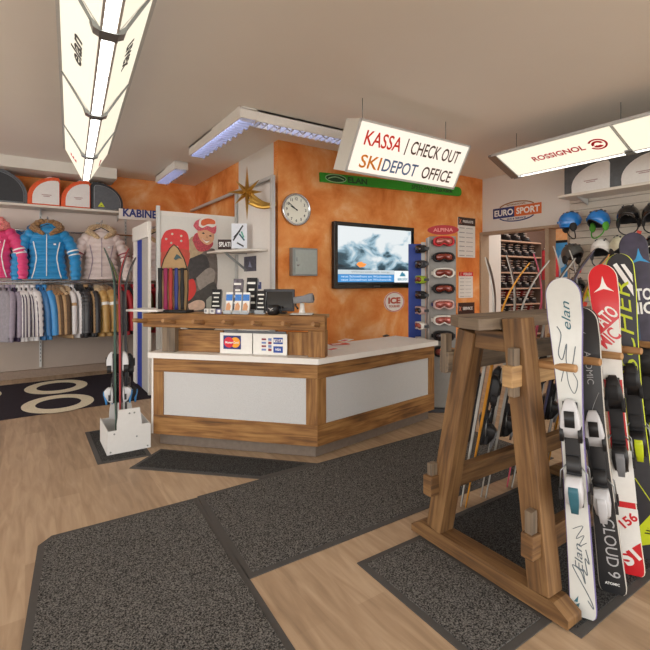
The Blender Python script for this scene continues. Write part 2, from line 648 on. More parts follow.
ink = mat('dark_ink', '2a2a2c', .6)
red_ink = mat('red_ink', 'd21f32', .5)
LL = v_lamp('pendant_lamp', 'long V-shaped white pendant lamp over the left aisle', (.62, 6.2, 2.70), R(-4.2), .225, .30, 1.27, 6,
            [(2, -1, 'elan', ink, .34, .1, -.05), (0, -1, 'E', red_ink, .1, .1, .1)],
            [(2, 1, 'uvex', ink, .36, .07, -.1), (0, 1, 'elan', red_ink, .3, .04, .2)])
RL = v_lamp('pendant_lamp', 'wide V-shaped white pendant lamp with red ROSSIGNOL lettering', (5.18, 3.4, 2.80), 0, .50, .20, 1.33, 5, [], [])
ctr = V((-.27, -.68, .105))
Fr = frame(ctr, (0, -1, 0), V((-.45, 0, .19)))
Fr.translation = ctr + Fr.col[2].to_3d() * .006
text('lettering', 'ROSSIGNOL', Fr, red_ink, RL, w=.58, h=.09, bold=.025)
Fe = Fr.copy()
Fe.translation = Fr.translation + V((0, -.42, 0))
b = MB()
def ring_poly(r0, r1, a0, a1, n=28):
    return [(r1 * math.cos(a0 + (a1 - a0) * k / n), r1 * math.sin(a0 + (a1 - a0) * k / n)) for k in range(n + 1)] + \
           [(r0 * math.cos(a1 - (a1 - a0) * k / n), r0 * math.sin(a1 - (a1 - a0) * k / n)) for k in range(n + 1)]
b.prism(ring_poly(.072, .092, -2.6, 2.6), 0, .002, Fe)
b.prism(ring_poly(.03, .058, .2, 3.4), 0, .002, Fe)
b.prism(ring_poly(.02, .058, 3.7, 5.6), 0, .002, Fe)
b.build('emblem', red_ink, RL)

# ------------------------------------------------------------------ louvre ceiling lamps
def louvre_lamp(name, label, segs):
    """white ceiling box(es); each seg = (x0, x1, y0, y1) ; zigzag blades under a bluish tube"""
    o = V((segs[0][0], segs[0][2], ZC - .14))
    t = thing(name, label, 'lamp', o)
    for (x0, x1, y0, y1) in segs:
        alongx = (x1 - x0) > (y1 - y0)
        b = MB()
        z0, z1 = 0, .138
        L = (x1 - x0) if alongx else (y1 - y0)
        Wd = (y1 - y0) if alongx else (x1 - x0)
        c = V(((x0 + x1) / 2, (y0 + y1) / 2, 0)) - V((o.x, o.y, 0))
        Mx = Matrix.Translation(c) @ (Matrix.Identity(4) if alongx else Matrix.Rotation(PI / 2, 4, 'Z'))
        b.box((0, 0, .125), (L, Wd, .026), Mx)
        for s in (-1, 1):
            b.box((0, s * (Wd / 2 - .008), .078), (L, .016, .12), Mx)
            b.box((s * (L / 2 - .008), 0, .075), (.016, Wd - .03, .1), Mx)
        b.build('housing', white, t, bevel=.003)
        MB().box((0, 0, .08), (L - .06, .03, .03), Mx).build('tube', louvre_glow, t)
        b = MB()
        n = int(L / .075)
        for k in range(n):
            x = -L / 2 + .04 + k * (L - .08) / (n - 1)
            b.box((x, 0, .03), (.009, Wd - .04, .05), Mx)
            sgn = 1 if k % 2 else -1
            b.beam(Mx @ V((x - .035, -Wd / 2 + .022, .02 - sgn * .028)), Mx @ V((x + .035, -Wd / 2 + .022, .02 + sgn * .028)), .004, .016)
        b.build('louvre', mat('louvre_blade', 'd5daee', .25, .6, var=.02), t)
    return t

louvre_lamp('ceiling_lamp', 'white L-shaped ceiling lamp with zigzag louvres beside the cash sign', [(1.79, 1.99, 4.22, 5.9), (1.99, 4.3, 4.22, 4.42)])
louvre_lamp('ceiling_lamp', 'short white louvred ceiling lamp near the back wall above KABINE', [(1.82, 2.02, 6.7, 7.85)])

# ------------------------------------------------------------------ mats on the floor
pile = carpet('mat_pile', '202020', '7f7c79', 150)
pile_dark = carpet('mat_pile_dark', '1f1f20', '565554', 150)
edge = mat('mat_edge', '474442', .8, var=.05)
def floor_mat_thing(name, label, poly, m, z=0, border=.035, group=None):
    cx = sum(p[0] for p in poly) / len(poly); cy = sum(p[1] for p in poly) / len(poly)
    t = thing(name, label, 'mat', (cx, cy, z), 0, group)
    loc = [(p[0] - cx, p[1] - cy) for p in poly]
    MB().prism(loc, .0005, .006).build('border', edge, t)
    n = len(loc)
    def inset(P_):
        out = []
        for i in range(n):
            a, b_, c_ = V(P_[i - 1]), V(P_[i]), V(P_[(i + 1) % n])
            d1 = (b_ - a).normalized(); d2 = (c_ - b_).normalized()
            n1 = V((-d1.y, d1.x)); n2 = V((-d2.y, d2.x))
            k = border / max(.3, (1 + n1.dot(n2)))
            out.append(tuple(b_ + (n1 + n2) * k))
        return out
    ar = sum(loc[i - 1][0] * loc[i][1] - loc[i][0] * loc[i - 1][1] for i in range(n))
    if ar < 0: loc = loc[::-1]
    MB().prism(inset(loc), .006, .011).build('pile', m, t)
    return t
floor_mat_thing('entrance_mat', 'large speckled grey mat nearest the camera at lower left', [(.06, 3.0), (.13, 3.075), (.985, 3.06), (.86, .6), (-.16, .6)], pile)
floor_mat_thing('runner_mat', 'long grey runner mat in front of the counter', [(.99, 3.075), (3.7, 3.11), (3.7, 2.08), (.93, 2.085)], pile)
floor_mat_thing('runner_mat', 'narrow dark mat lying along the left face of the counter', [(1.0, 4.12), (.69, 3.84), (1.47, 3.09), (1.98, 3.09)], pile_dark)
floor_mat_thing('floor_mat', 'grey mat sticking out left of the timber ski rack', [(1.46, 1.885), (1.93, 1.885), (1.93, 1.09), (1.46, 1.09)], pile)
floor_mat_thing('floor_mat', 'dark mat under the timber ski rack', [(1.935, 1.93), (3.7, 1.93), (3.7, .97), (1.935, .97)], pile_dark)
floor_mat_thing('floor_mat', 'small dark mat under the white ski stand', [(.49, 4.98), (.9, 4.98), (.9, 4.02), (.49, 4.06)], pile_dark)
# dark runner with oval rings
t = thing('ring_mat', 'dark runner mat with beige oval rings in front of the jackets', 'mat', (-1.2, 6.85, 0), R(2))
MB().prism([(-2.5, -.97), (2.9, -.97), (2.9, .95), (-2.5, .95)], .0005, .008).build('pile', carpet('ring_pile', '27222a', '3f3a40', 140), t)
b = MB()
for (x, y) in ((1.585, .42), (1.52, -.575), (.58, .4), (.52, -.58), (-.42, .4), (-.48, -.58)):
    n = 40
    o_ = [(x + .38 * math.cos(2 * PI * k / n), y + .45 * math.sin(2 * PI * k / n)) for k in range(n)]
    i_ = [(x + .24 * math.cos(2 * PI * k / n), y + .26 * math.sin(2 * PI * k / n)) for k in range(n)]
    vs = [(p[0], p[1], .0095) for p in o_ + i_]
    b.add(vs, [(k, (k + 1) % n, n + (k + 1) % n, n + k) for k in range(n)])
b.build('ring_pattern', carpet('ring_beige', 'd2c7ac', 'ebe2cc', 140), t)

# ------------------------------------------------------------------ reception counter
A = V((.965, 4.25, 0)); C_ = V((2.025, 3.15, 0)); D = V((3.66, 3.37, 0))
eL = (C_ - A).normalized(); nL = V((-eL.y, eL.x, 0))
eR = (D - C_).normalized(); nR = V((-eR.y, eR.x, 0))
lenL = (C_ - A).length; lenR = (D - C_).length
def offs(off, z=0, ext=0, ext2=0):
    """front polyline pushed inward by off"""
    a = A + nL * off - eL * ext
    d = D + nR * off + eR * ext2
    # intersection of both offset lines
    p, q = C_ + nL * off, C_ + nR * off
    den = eL.x * eR.y - eL.y * eR.x
    s = ((q - p).x * eR.y - (q - p).y * eR.x) / den
    c = p + eL * s
    return [V((v.x, v.y, z)) for v in (a, c, d)]
ctr_root = thing('reception_counter', 'angled timber reception counter with white panels and worktop', 'counter', (2.03, 3.19, 0))
def ctr_prism(name, f0, f1, z0, z1, m, e1=0, e2=0, bevel=0):
    f = offs(f0, 0, e1, e2); bk = offs(f1, 0, e1, e2)
    poly = [(p.x, p.y) for p in f] + [(p.x, p.y) for p in reversed(bk)]
    return MB().prism(poly, z0, z1).build(name, m, ctr_root, world=True, bevel=bevel)
ctr_prism('plinth', .06, .5, .004, .11, mat('plinth_board', '6f6257', .6, var=.1), -.03, -.03)
ctr_prism('carcass', .035, .52, .11, .80, mat('carcass_board', 'b9b5ae', .6))
ctr_prism('worktop', -.03, .56, .80, .848, white, .04, .03, bevel=.008)
def on_face(seg, s0, s1, z0, z1, out0, out1, name, m, parent=None, bevel=.003):
    o_, e_, n_ = (A, eL, nL) if seg == 'L' else (C_, eR, nR)
    p0 = o_ + e_ * s0 - n_ * ((out0 + out1) / 2); p1 = o_ + e_ * s1 - n_ * ((out0 + out1) / 2)
    b = MB()
    if abs(s1 - s0) > (z1 - z0):
        zc = V((0, 0, (z0 + z1) / 2))
        b.beam(p0 + zc, p1 + zc, out1 - out0, z1 - z0)
    else:
        pc = (p0 + p1) / 2
        b.beam(pc + V((0, 0, z0)), pc + V((0, 0, z1)), abs(s1 - s0), out1 - out0, up=n_)
    return b.build(name, m, parent or ctr_root, world=True, bevel=bevel)
for seg, L in (('L', lenL), ('R', lenR)):
    on_face(seg, 0.0, L, .675, .798, -.035, .0, 'top_rail', old_wood)
    on_face(seg, 0.0, L, .11, .285, -.035, .0, 'bottom_rail', old_wood)
    on_face(seg, .0, .1, .286, .674, -.035, -.002, 'post', old_wood)
    on_face(seg, L - .1, L, .286, .674, -.035, -.002, 'post', old_wood)
    on_face(seg, .1, L - .1, .286, .674, -.035, -.012, 'white_panel', stipple, bevel=0)
on_face('L', -.02, .0, .11, .8, -.5, -.0, 'end_panel', white)

# local frame of the raised bar: x along the left face towards the corner, y away from the viewer
rzL = math.atan2(eL.y, eL.x)
BAR = thing('peg_bar', 'raised timber bar with wooden pegs standing on the counter', 'bar', (C_.x, C_.y, .848), rzL)
MBAR = wm(BAR)
def bar_px(px, py, y):
    """photo ray met with the plane y of the bar, in bar coordinates"""
    n = MBAR.to_3x3() @ V((0, 1, 0))
    w = PL(px, py, MBAR @ V((0, y, 0)), n)
    return MBAR.inverted() @ w
xl = bar_px(143, 322, .03).x; xr = bar_px(325, 322, .03).x
b = MB(); b.box(((xl + xr) / 2, .07, .285), (xr - xl, .09, .125)); b.build('beam', old_wood, BAR, bevel=.008)
b = MB(); b.box(((xl + xr) / 2 - .01, .21, .333), (xr - xl - .02, .2, .03)); b.build('top_board', end_wood, BAR, bevel=.004)
for px in (140, 168, 197, 226, 254, 283, 312):
    x = bar_px(px + 6, 323, .03).x
    MB().tube([(x, .04, .272), (x, -.04, .284), (x, -.15, .3)], [.021, .02, .017], 10).build('peg', peg_wood, BAR, bevel=.003)
def bar_box(name, px0, px1, y0, y1, z0, z1, m):
    x0, x1 = bar_px(px0, 340, y0).x, bar_px(px1, 340, y0).x
    return MB().box(((x0 + x1) / 2, (y0 + y1) / 2, (z0 + z1) / 2), (x1 - x0, y1 - y0, z1 - z0)).build(name, m, BAR, bevel=.003)
bar_box('post', 308, 325, .03, .14, .001, .222, old_wood)
bar_box('post', 162, 175, .04, .14, .001, .222, grey_wood)
bar_box('back_board', 175, 223, .10, .13, .001, .2, old_wood)
bar_box('back_board', 287, 308, .10, .13, .001, .2, old_wood)
bar_box('back_panel', 224, 286, .12, .14, .001, .2, grey)

xe = bar_px(133, 310, .12).x
MB().box(((xe + xl + .16) / 2, .14, .372), (xl + .16 - xe, .26, .02)).build('white_end_shelf', white, BAR, bevel=.003)

# white card-logo boards leaning under the bar
def local_board(name, label, px0, px1, y, z0, z1):
    x0, x1 = bar_px(px0, 340, y).x, bar_px(px1, 340, y).x
    o = MBAR @ V(((x0 + x1) / 2, y, z0))
    t = thing(name, label, 'sign', o, rzL)
    MB().box((0, .006, (z1 - z0) / 2), (x1 - x0, .01, z1 - z0)).build('board', paper, t, bevel=.001)
    return t, x1 - x0
t, w = local_board('card_sign', 'white sign with red and yellow circles under the bar', 220, 252, .06, .002, .185)
F0 = frame((-.035, -.001, .1), (1, 0, 0), (0, 0, 1))
MB().box((-.035, 0, .1), (.165, .003, .12)).build('logo_field', navy, t)
b = MB()
b.lathe([(.0, .0), (.046, 0), (.046, .002), (0, .002)], 28, F0 @ Matrix.Translation((-.03, 0, .0015)), 0, False)
b.build('logo_circle', red_ink, t)
b = MB()
b.lathe([(.0, .0), (.046, 0), (.046, .0016), (0, .0016)], 28, F0 @ Matrix.Translation((.03, 0, .0015)), 0, False)
b.build('logo_circle', mat('amber_ink', 'f0a020', .5), t)
text('lettering', 'MasterCard', F0 @ Matrix.Translation((0, 0, .0045)), white_ink, t, w=.125, bold=.02, depth=.001)
t, w = local_board('card_sign', 'white sign with small blue VISA plates under the bar', 253, 287, .06, .002, .185)
for z in (.05, .125):
    q = MB().box((.075, 0, z), (.085, .003, .055)).build('plate', mat('visa_blue', '20489c', .5), t)
    if z > .1:
        MB().box((.075, -.002, z), (.08, .002, .026)).build('plate_band', paper, q)
        text('lettering', 'VISA', frame((.075, -.0035, z), (1, 0, 0), (0, 0, 1)), navy, q, w=.06, bold=.03, shear=.2, depth=.001)
    else:
        text('lettering', 'VISA', frame((.075, -.002, z), (1, 0, 0), (0, 0, 1)), white_ink, q, w=.05, bold=.03, shear=.2, depth=.001)
b = MB()
for k in range(4):
    b.box((-.055, 0, .045 + k * .03), (.04, .003, .016), mat=k % 2)
    b.box((-.0, 0, .045 + k * .03), (.03, .003, .022), mat=1 - k % 2)
b.build('card_pictures', [mat('card_blue', '7186b8', .6), mat('card_red', '8c3a48', .6)], t)

# ------------------------------------------------------------------ things on the bar
ZT = .848 + .348
def on_bar(px, y, z=ZT):
    p = MBAR @ V((bar_px(px, 312, y).x, y, 0))
    return V((p.x, p.y, z + .001))
bx = lambda px0, px1, y: bar_px(px1, 312, y).x - bar_px(px0, 312, y).x

card = mat('kraft_card', 'a98a62', .8, var=.05)
t = thing('strap_display', 'kraft card display with pointed top standing at the left of the bar', 'display stand', on_bar(174, .17), rzL)
w = bx(160, 188, .17)
MB().box((0, 0, .012), (w * 1.15, .14, .022)).build('base_tray', matte_black, t, bevel=.004)
hw = w / 2
outl = [(-hw * .9, .02), (hw * .9, .02), (hw, .2), (hw, .38), (hw * .72, .5), (hw * .3, .6), (0, .635), (-hw * .3, .6), (-hw * .72, .5), (-hw, .38), (-hw, .2)]
Fk = frame((0, 0, 0), (1, 0, 0), (0, 0, 1))
MB().prism(outl, -.012, .0, Fk).build('back_board', card, t)
b = MB()
pts = [Fk @ V((x, z, .002)) for x, z in outl] + [Fk @ V((outl[0][0], outl[0][1], .002))]
b.tube(pts, .005, 6); b.build('dark_outline', matte_black, t)
b = MB(); b.tube([(-hw * .95, -.01, .405), (-hw * .5, -.045, .40), (hw * .5, -.045, .40), (hw * .95, -.01, .405)], .008, 8); b.build('hanging_rod', matte_black, t)
b = MB(); b.prism([(.0, .50), (.03, .545), (.055, .53), (.085, .5), (.05, .505), (.02, .49)], .002, .006, Fk); b.build('bird_emblem', mat('teal_ink', '2f4a50', .6), t)
MT = wm(t)
for k, (x, m, nm) in enumerate([(-.42, matte_black, 'black strap at the left end of the kraft card display'), (-.2, mat('strap_magenta', '8a1f4e', .7), 'magenta strap on the kraft card display'),
                                (-.0, mat('strap_red', 'a2312c', .7), 'dark red strap on the kraft card display'), (.22, navy, 'navy strap on the kraft card display'), (.45, matte_black, 'black strap at the right end of the kraft card display')]):
    o = MT @ V((x * w * .9, -.052, .03))
    b = MB()
    zs = [0, .04, .1, .2, .3, .36, .385]
    b.loft([[V((sx * (.017 + .003 * math.sin(z * 22 + k)), sy * .006 - .004, z)) for sx, sy in ((-1, -1), (1, -1), (1, 1), (-1, 1))] for z in zs], 0, True)
    ob = b.build('goggle_strap', m, None, loc=o, rot=(0, 0, rzL))
    tag(ob, nm, 'strap', 'straps on the kraft card display')

# small price cubes
for k, (px, m) in enumerate([(207, paper), (213, paper), (219, mat('lilac_card', '6d6a9c', .6))]):
    t = thing('price_cube', ['white price cube standing leftmost beside the strap display', 'white price cube between two other cubes on the bar', 'lilac price cube beside the leaflet holders'][k], 'price tag', on_bar(px, .1), rzL + (k - 1) * .4, 'price cubes on the bar')
    MB().box((0, 0, .022), (.045, .03, .044)).build('card', m, t, bevel=.003)
    MB().box((0, -.016, .024), (.026, .002, .024)).build('printed_square', grey_ink if k < 2 else paper, t)
# soft toy like bundle is part of the poster behind

def leaflet_holder(px, y, label, kind, h=.2, w=.085):
    t = thing('leaflet_holder', label, 'leaflet holder', on_bar(px, y), rzL, 'leaflet holders on the bar')
    clear = mat('acrylic', 'cfd4d8', .15, var=.0, trans=.6)
    b = MB()
    b.box((0, .0, .006), (w, .05, .012))
    b.box((0, .028, h * .5), (w, .004, h), Matrix.Rotation(R(-8), 4, 'X'))
    b.box((0, -.022, .02), (w, .004, .03))
    b.build('holder', clear, t)
    T = Matrix.Rotation(R(-8), 4, 'X')
    def sheet(nm, x, z, ww, hh, yy, m):
        b = MB(); b.box((x, yy, z), (ww, .004, hh), T); return b.build(nm, m, t)
    if kind == 'blue':
        sheet('leaflet', 0, h * .5 + .01, w * .92, h * .95, .012, paper)
        sheet('leaflet_title', 0, h * .78, w * .86, h * .3, .0085, mat('leaflet_blue', '3a78c4', .6, var=.15))
        b = MB(); b.prism([(-.03, .03), (.012, .03), (.02, .07), (.0, .105), (-.022, .09)], 0, .002, T @ frame((0, .0085, 0), (1, 0, 0), (0, 0, 1))); b.build('leaflet_figure', mat('leaflet_skin', 'd09a72', .7), t)
    else:
        sheet('leaflet', 0, h * .5 + .012, w * .94, h * .98, .012, matte_black if kind == 'dark' else mat('photo_grey', '625c64', .7, var=.6, scale=30))
        b = MB()
        for k in range(4):
            b.box((-.004 * (k % 2), .0085, h * (.3 + .19 * k)), (w * (.7 - .1 * (k % 3)), .003, h * .06), T)
        b.build('print_pattern', paper, t)
    return t
leaflet_holder(228, .10, 'clear holder with blue leaflets, left of three on the bar', 'blue', .19, .07)
leaflet_holder(237, .10, 'clear holder with blue leaflets, middle of three on the bar', 'blue', .19, .07)
leaflet_holder(245, .10, 'clear holder with blue leaflets, right of three on the bar', 'blue', .19, .07)
leaflet_holder(215, .22, 'holder with a dark leaflet left of the blue leaflets', 'dark', .21, .1)
leaflet_holder(236, .25, 'tall holder with a grey picture leaflet behind the blue ones', 'grey', .31, .1)
leaflet_holder(250, .25, 'tall holder with a dark printed leaflet behind the blue ones', 'dark', .32, .11)
leaflet_holder(260, .15, 'holder with a dark leaflet between blue leaflets and monitor', 'dark', .2, .085)

# cash register screen
t = thing('register_screen', 'dark cash register screen standing on the bar', 'monitor', on_bar(279, .24), rzL + .12)
w = bx(263, 293, .24)
MB().box((0, 0, .008), (.14, .1, .014)).build('base', black, t, bevel=.004)
MB().beam((0, .02, .014), (0, .03, .1), .05, .03, up=(0, 1, 0)).build('stem', black, t)
Tm = Matrix.Translation((0, 0, .12)) @ Matrix.Rotation(R(-8), 4, 'X')
MB().box((0, 0, 0), (w, .03, .2), Tm).build('casing', dark_grey, t, bevel=.006)
MB().box((0, -.017, 0), (w * .86, .004, .15), Tm).build('screen', mat('dark_glass', '0e1012', .12), t)

# black mug with a scribbled emblem
t = thing('mug', 'black mug with a pale scribble standing before the register screen', 'mug', on_bar(273, .1), rzL)
b = MB()
b.lathe([(.0, .0), (.04, 0), (.05, .01), (.054, .05), (.052, .085), (.047, .085), (.047, .02), (0, .016)], 24)
b.build('body', black, t)
b = MB(); b.tube([(.05, 0, .07), (.075, 0, .07), (.083, 0, .045), (.072, 0, .02), (.05, 0, .018)], .006, 8); b.build('handle', black, t)
b = MB(); b.tube([(-.025, -.049, .06), (-.005, -.055, .05), (.018, -.052, .062), (-.012, -.055, .035), (.02, -.052, .04)], .002, 6); b.build('scribble', paper, t)

# scanner on its stand
t = thing('scanner', 'grey barcode scanner on a white stand at the end of the bar', 'scanner', on_bar(302, .17), rzL + .15)
MB().box((0, 0, .006), (.19, .14, .01)).build('base_plate', white, t, bevel=.003)
MB().box((0, 0, .0025), (.2, .15, .004)).build('rubber_foot', matte_black, t)
b = MB(); b.loft([[V((sx * w_, sy * w_ * .8 + .01, z)) for sx, sy in ((-1, -1), (1, -1), (1, 1), (-1, 1))] for z, w_ in ((.01, .026), (.05, .02), (.1, .018))]); b.build('neck', white, t)
Ts = Matrix.Translation((.01, 0, .135)) @ Matrix.Rotation(R(-8), 4, 'Y')
b = MB()
def rr(w_, h_, z, n=4, rad=.35):
    pts = []
    for cx, cy, a0 in ((1, 1, 0), (-1, 1, 90), (-1, -1, 180), (1, -1, 270)):
        r_ = min(w_, h_) * rad
        for k in range(n + 1):
            a = R(a0 + 90 * k / n)
            pts.append(V((cx * (w_ - r_) + r_ * math.cos(a), cy * (h_ - r_) + r_ * math.sin(a), z)))
    return pts
Y90 = Matrix.Rotation(R(90), 4, 'Y')
b.loft([[Ts @ Y90 @ p for p in rr(a, c, z)] for z, a, c in ((-.085, .024, .03), (-.08, .03, .035), (0, .03, .038), (.05, .04, .045), (.085, .042, .045), (.09, .036, .04))])
b.build('head', grey, t)
b = MB(); b.box((.094, 0, 0), (.006, .06, .05), Ts); b.build('window', black, t)
b = MB(); b.tube([(-.05, 0, .115), (-.055, -.02, .08), (-.03, -.03, .05)], .008, 8); b.build('trigger_cable', black, t)

# leaflets lying on the worktop
for k, (px, py, rz, m, lb) in enumerate([(331, 350, .3, paper, 'white leaflet lying nearest on the worktop'), (336, 345, -.2, mat('leaflet_red', 'd2503a', .6, var=.1), 'red leaflet lying behind the white one on the worktop'), (343, 341, .5, paper, 'white leaflet lying farthest on the worktop')]):
    p = P(px, py, Z=.849 + k * .004)
    t = thing('leaflet', lb, 'leaflet', (p.x + .06, p.y + .03, p.z), rz, 'leaflets on the worktop')
    MB().box((0, 0, .0015), (.2, .1, .003)).build('sheet', m, t)
    b = MB(); b.box((-.03, 0, .0035), (.1, .05, .001)); b.build('print', red_ink if k != 1 else paper, t)
p = P(386, 335.5, Z=.86)
t = thing('card_clip', 'small dark clip lying on the worktop near the goggle tower', 'clip', (p.x, p.y, .8485), .3)
MB().box((0, 0, .008), (.09, .04, .014)).build('body', black, t, bevel=.004)
MB().box((0, 0, .018), (.06, .012, .006)).build('lever', dark_grey, t)

# ================================================================== orange wall
YW = 5.0
FW = lambda x, z, y=YW: frame((x, y, z), (1, 0, 0), (0, 0, 1))      # faces the shop (-y)
# clock
t = thing('wall_clock', 'round white wall clock with silver rim on the orange wall', 'clock', (2.872, YW, 2.395))
Fc = frame((0, 0, 0), (1, 0, 0), (0, 0, 1))
b = MB(); b.lathe([(.0, .001), (.2, .001), (.208, .03), (.205, .055), (.19, .062), (.182, .05), (.18, .03), (0, .03)], 40, Fc); b.build('rim', chrome, t)
b = MB(); b.lathe([(0, .031), (.179, .031), (.179, .035), (0, .035)], 40, Fc, 0, False); b.build('face', mat('clock_face', 'ecebdc', .5, var=.01), t)
for k in range(1, 13):
    a = PI / 2 - k * PI / 6
    text('numeral', str(k), Fc @ Matrix.Translation((.138 * math.cos(a), .138 * math.sin(a), .0355)), ink, t, h=.036, bold=.02, depth=.001)
b = MB()
for k in range(60):
    a = k * PI / 30
    b.beam(Fc @ V((.165 * math.cos(a), .165 * math.sin(a), .036)), Fc @ V((.174 * math.cos(a), .174 * math.sin(a), .036)), .0022, .001, up=(0, 1, 0))
b.build('minute_track', ink, t)
for nm, a, L, w in (('hour_hand', R(90 + 64), .095, .012), ('minute_hand', R(90 + 54), .145, .008)):
    b = MB(); b.beam(Fc @ V((-.02 * math.cos(a), -.02 * math.sin(a), .041)), Fc @ V((L * math.cos(a), L * math.sin(a), .041)), w, .003, up=(0, 1, 0)); b.build(nm, black, t)
b = MB(); b.lathe([(0, .036), (.009, .036), (.009, .046), (0, .046)], 12, Fc); b.build('centre_pin', black, t)

# grey key box
t = thing('key_box', 'grey metal key box on the orange wall under the clock', 'key box', (2.972, YW - .002, 1.73))
MB().box((0, -.045, 0), (.37, .09, .355)).build('body', mat('box_grey', '8b8f8d', .45, .3, var=.04), t, bevel=.006)
MB().box((.01, -.094, 0), (.32, .008, .31)).build('door', mat('box_door', 'a3aaa6', .4, .3, var=.04), t, bevel=.003)
b = MB(); b.lathe([(0, 0), (.014, 0), (.014, .012), (0, .014)], 14, frame((-.115, -.098, -.04), (1, 0, 0), (0, 0, 1))); b.build('lock', chrome, t)
MB().box((-.13, -.1, .03), (.012, .006, .05)).build('handle', steel, t)

# television
t = thing('television', 'black television showing stormy clouds on the orange wall', 'television', (4.16, YW - .01, 1.835))
MB().box((0, -.035, 0), (1.47, .06, .905)).build('casing', black, t, bevel=.012)
b = MB()
for s in (-1, 1):
    b.box((s * .705, -.07, 0), (.06, .012, .905)); 
    b.box((0, -.07, s * .425), (1.36, .012, .055 if s > 0 else .055))
b.build('bezel', mat('gloss_black', '0c0d10', .12, coat=.5), t, bevel=.003)
MB().box((0, -.0665, .02), (1.35, .006, .80)).build('screen', storm_screen(), t)
gl = lambda n, c: glow(n, c, .95 * EK)
q = MB().box((-.17, -.0705, -.225), (1.01, .002, .06)).build('grey_ticker', gl('ticker_grey', 'c8d4da'), t)
text('lettering', 'Wintereinbruch sorgt', frame((-.1, -.072, -.225), (1, 0, 0), (0, 0, 1)), grey_ink, q, w=.7, h=.028, depth=.0005)
q = MB().box((-.17, -.0705, -.31), (1.01, .002, .105)).build('blue_ticker', gl('ticker_blue', '3f8fd0'), t)
for z in (-.285, -.33):
    text('lettering', 'neue Schneefront am Wochenende', frame((-.17, -.072, z), (1, 0, 0), (0, 0, 1)), gl('ticker_text', 'dff0ff'), q, w=.9, h=.03, depth=.0005)
q = MB().box((.505, -.0705, -.285), (.33, .002, .17)).build('logo_field', gl('ticker_white', 'eef4f6'), t)
b = MB(); b.prism([(-.06, -.02), (-.005, .05), (.02, .02), (.03, .03), (.065, -.02)], 0, .001, frame((.5, -.0718, -.26), (1, 0, 0), (0, 0, 1))); b.build('mountain_logo', gl('ticker_teal', '2f7f9a'), q)
text('lettering', 'BERGFEX', frame((.505, -.072, -.325), (1, 0, 0), (0, 0, 1)), gl('ticker_teal', '2f7f9a'), q, w=.2, bold=.02, depth=.0005)
b = MB(); b.prism([(-.09, 0), (-.06, .03), (0, .04), (.03, .02), (.09, .01), (.05, -.03), (-.03, -.04)], 0, .001, frame((-.27, -.0702, -.12), (1, 0, 0), (0, 0, 1))); b.build('orange_flare', gl('flare', 'ff9a4a'), t)
text('lettering', 'SAMSUNG', frame((0, -.077, -.425), (1, 0, 0), (0, 0, 1)), grey, t, w=.12, depth=.0008)

# oval ICE sign
t = thing('oval_sign', 'small white oval ICE sign below the television', 'sign', (4.567, YW, 1.175))
b = MB(); ov = [(.2 * math.cos(2 * PI * k / 40), .15 * math.sin(2 * PI * k / 40)) for k in range(40)]
b.prism(ov, 0, .008, Fc); b.build('plate', paper, t)
b = MB(); pts = [Fc @ V((x * .93, y * .93, .009)) for x, y in ov + [ov[0]]]; b.tube(pts, .005, 6); b.build('ring', red_ink, t)
text('lettering', 'ICE', Fc @ Matrix.Translation((0, .02, .0085)), mat('rust_ink', 'b5452a', .5), t, w=.24, h=.095, bold=.045)
text('lettering', 'TOURNEE', Fc @ Matrix.Translation((0, -.065, .0085)), mat('rust_ink', 'b5452a', .5), t, w=.22, h=.035, bold=.03)

# long green ski sign
a0, a1 = V((3.24, 0, 2.86)), V((6.05, 0, 2.965))
t = thing('green_ski_sign', 'long green ski mounted across the orange wall behind the cash sign', 'ski', (a0.x, YW, a0.z), (0, -math.atan2(a1.z - a0.z, a1.x - a0.x), 0))
L = (a1 - a0).length
out = [(0, -.062), (L - .08, -.075)] + [(L - .08 + .075 * math.sin(PI * k / 10), -.075 * math.cos(PI * k / 10)) for k in range(1, 10)] + [(L - .08, .075), (0, .062)]
MB().prism(out, .005, .03, Fc).build('ski_body', mat('ski_green', '2c9a22', .4, var=.06), t, bevel=.004)
dk = mat('dark_green_ink', '1b4a22', .5)
lg = mat('light_green_ink', 'a3cfa0', .5)
b = MB(); b.prism([(.25 + .17 * math.cos(2 * PI * k / 24), .05 * math.sin(2 * PI * k / 24)) for k in range(24)], .0302, .032, Fc); b.build('emblem', dk, t)
b = MB(); b.tube([Fc @ V((.25 + .17 * math.cos(2 * PI * k / 24), .052 * math.sin(2 * PI * k / 24), .032)) for k in range(25)], .006, 6)
b.tube([Fc @ V((.12 + .26 * k / 8, -.01 + .03 * math.sin(PI * k / 8), .033)) for k in range(9)], .007, 6); b.build('emblem_line', lg, t)
text('lettering', 'ELAN', Fc @ Matrix.Translation((.62, 0, .0302)), dk, t, w=.34, h=.08, bold=.04)
text('lettering', 'SPEEDWAVE', Fc @ Matrix.Translation((1.95, 0, .0302)), dk, t, w=.6, h=.07, bold=.02, shear=.3)
text('lettering', 'GSX FUSION', Fc @ Matrix.Translation((2.4, -.01, .0302)), ink, t, w=.34, h=.05, bold=.03)

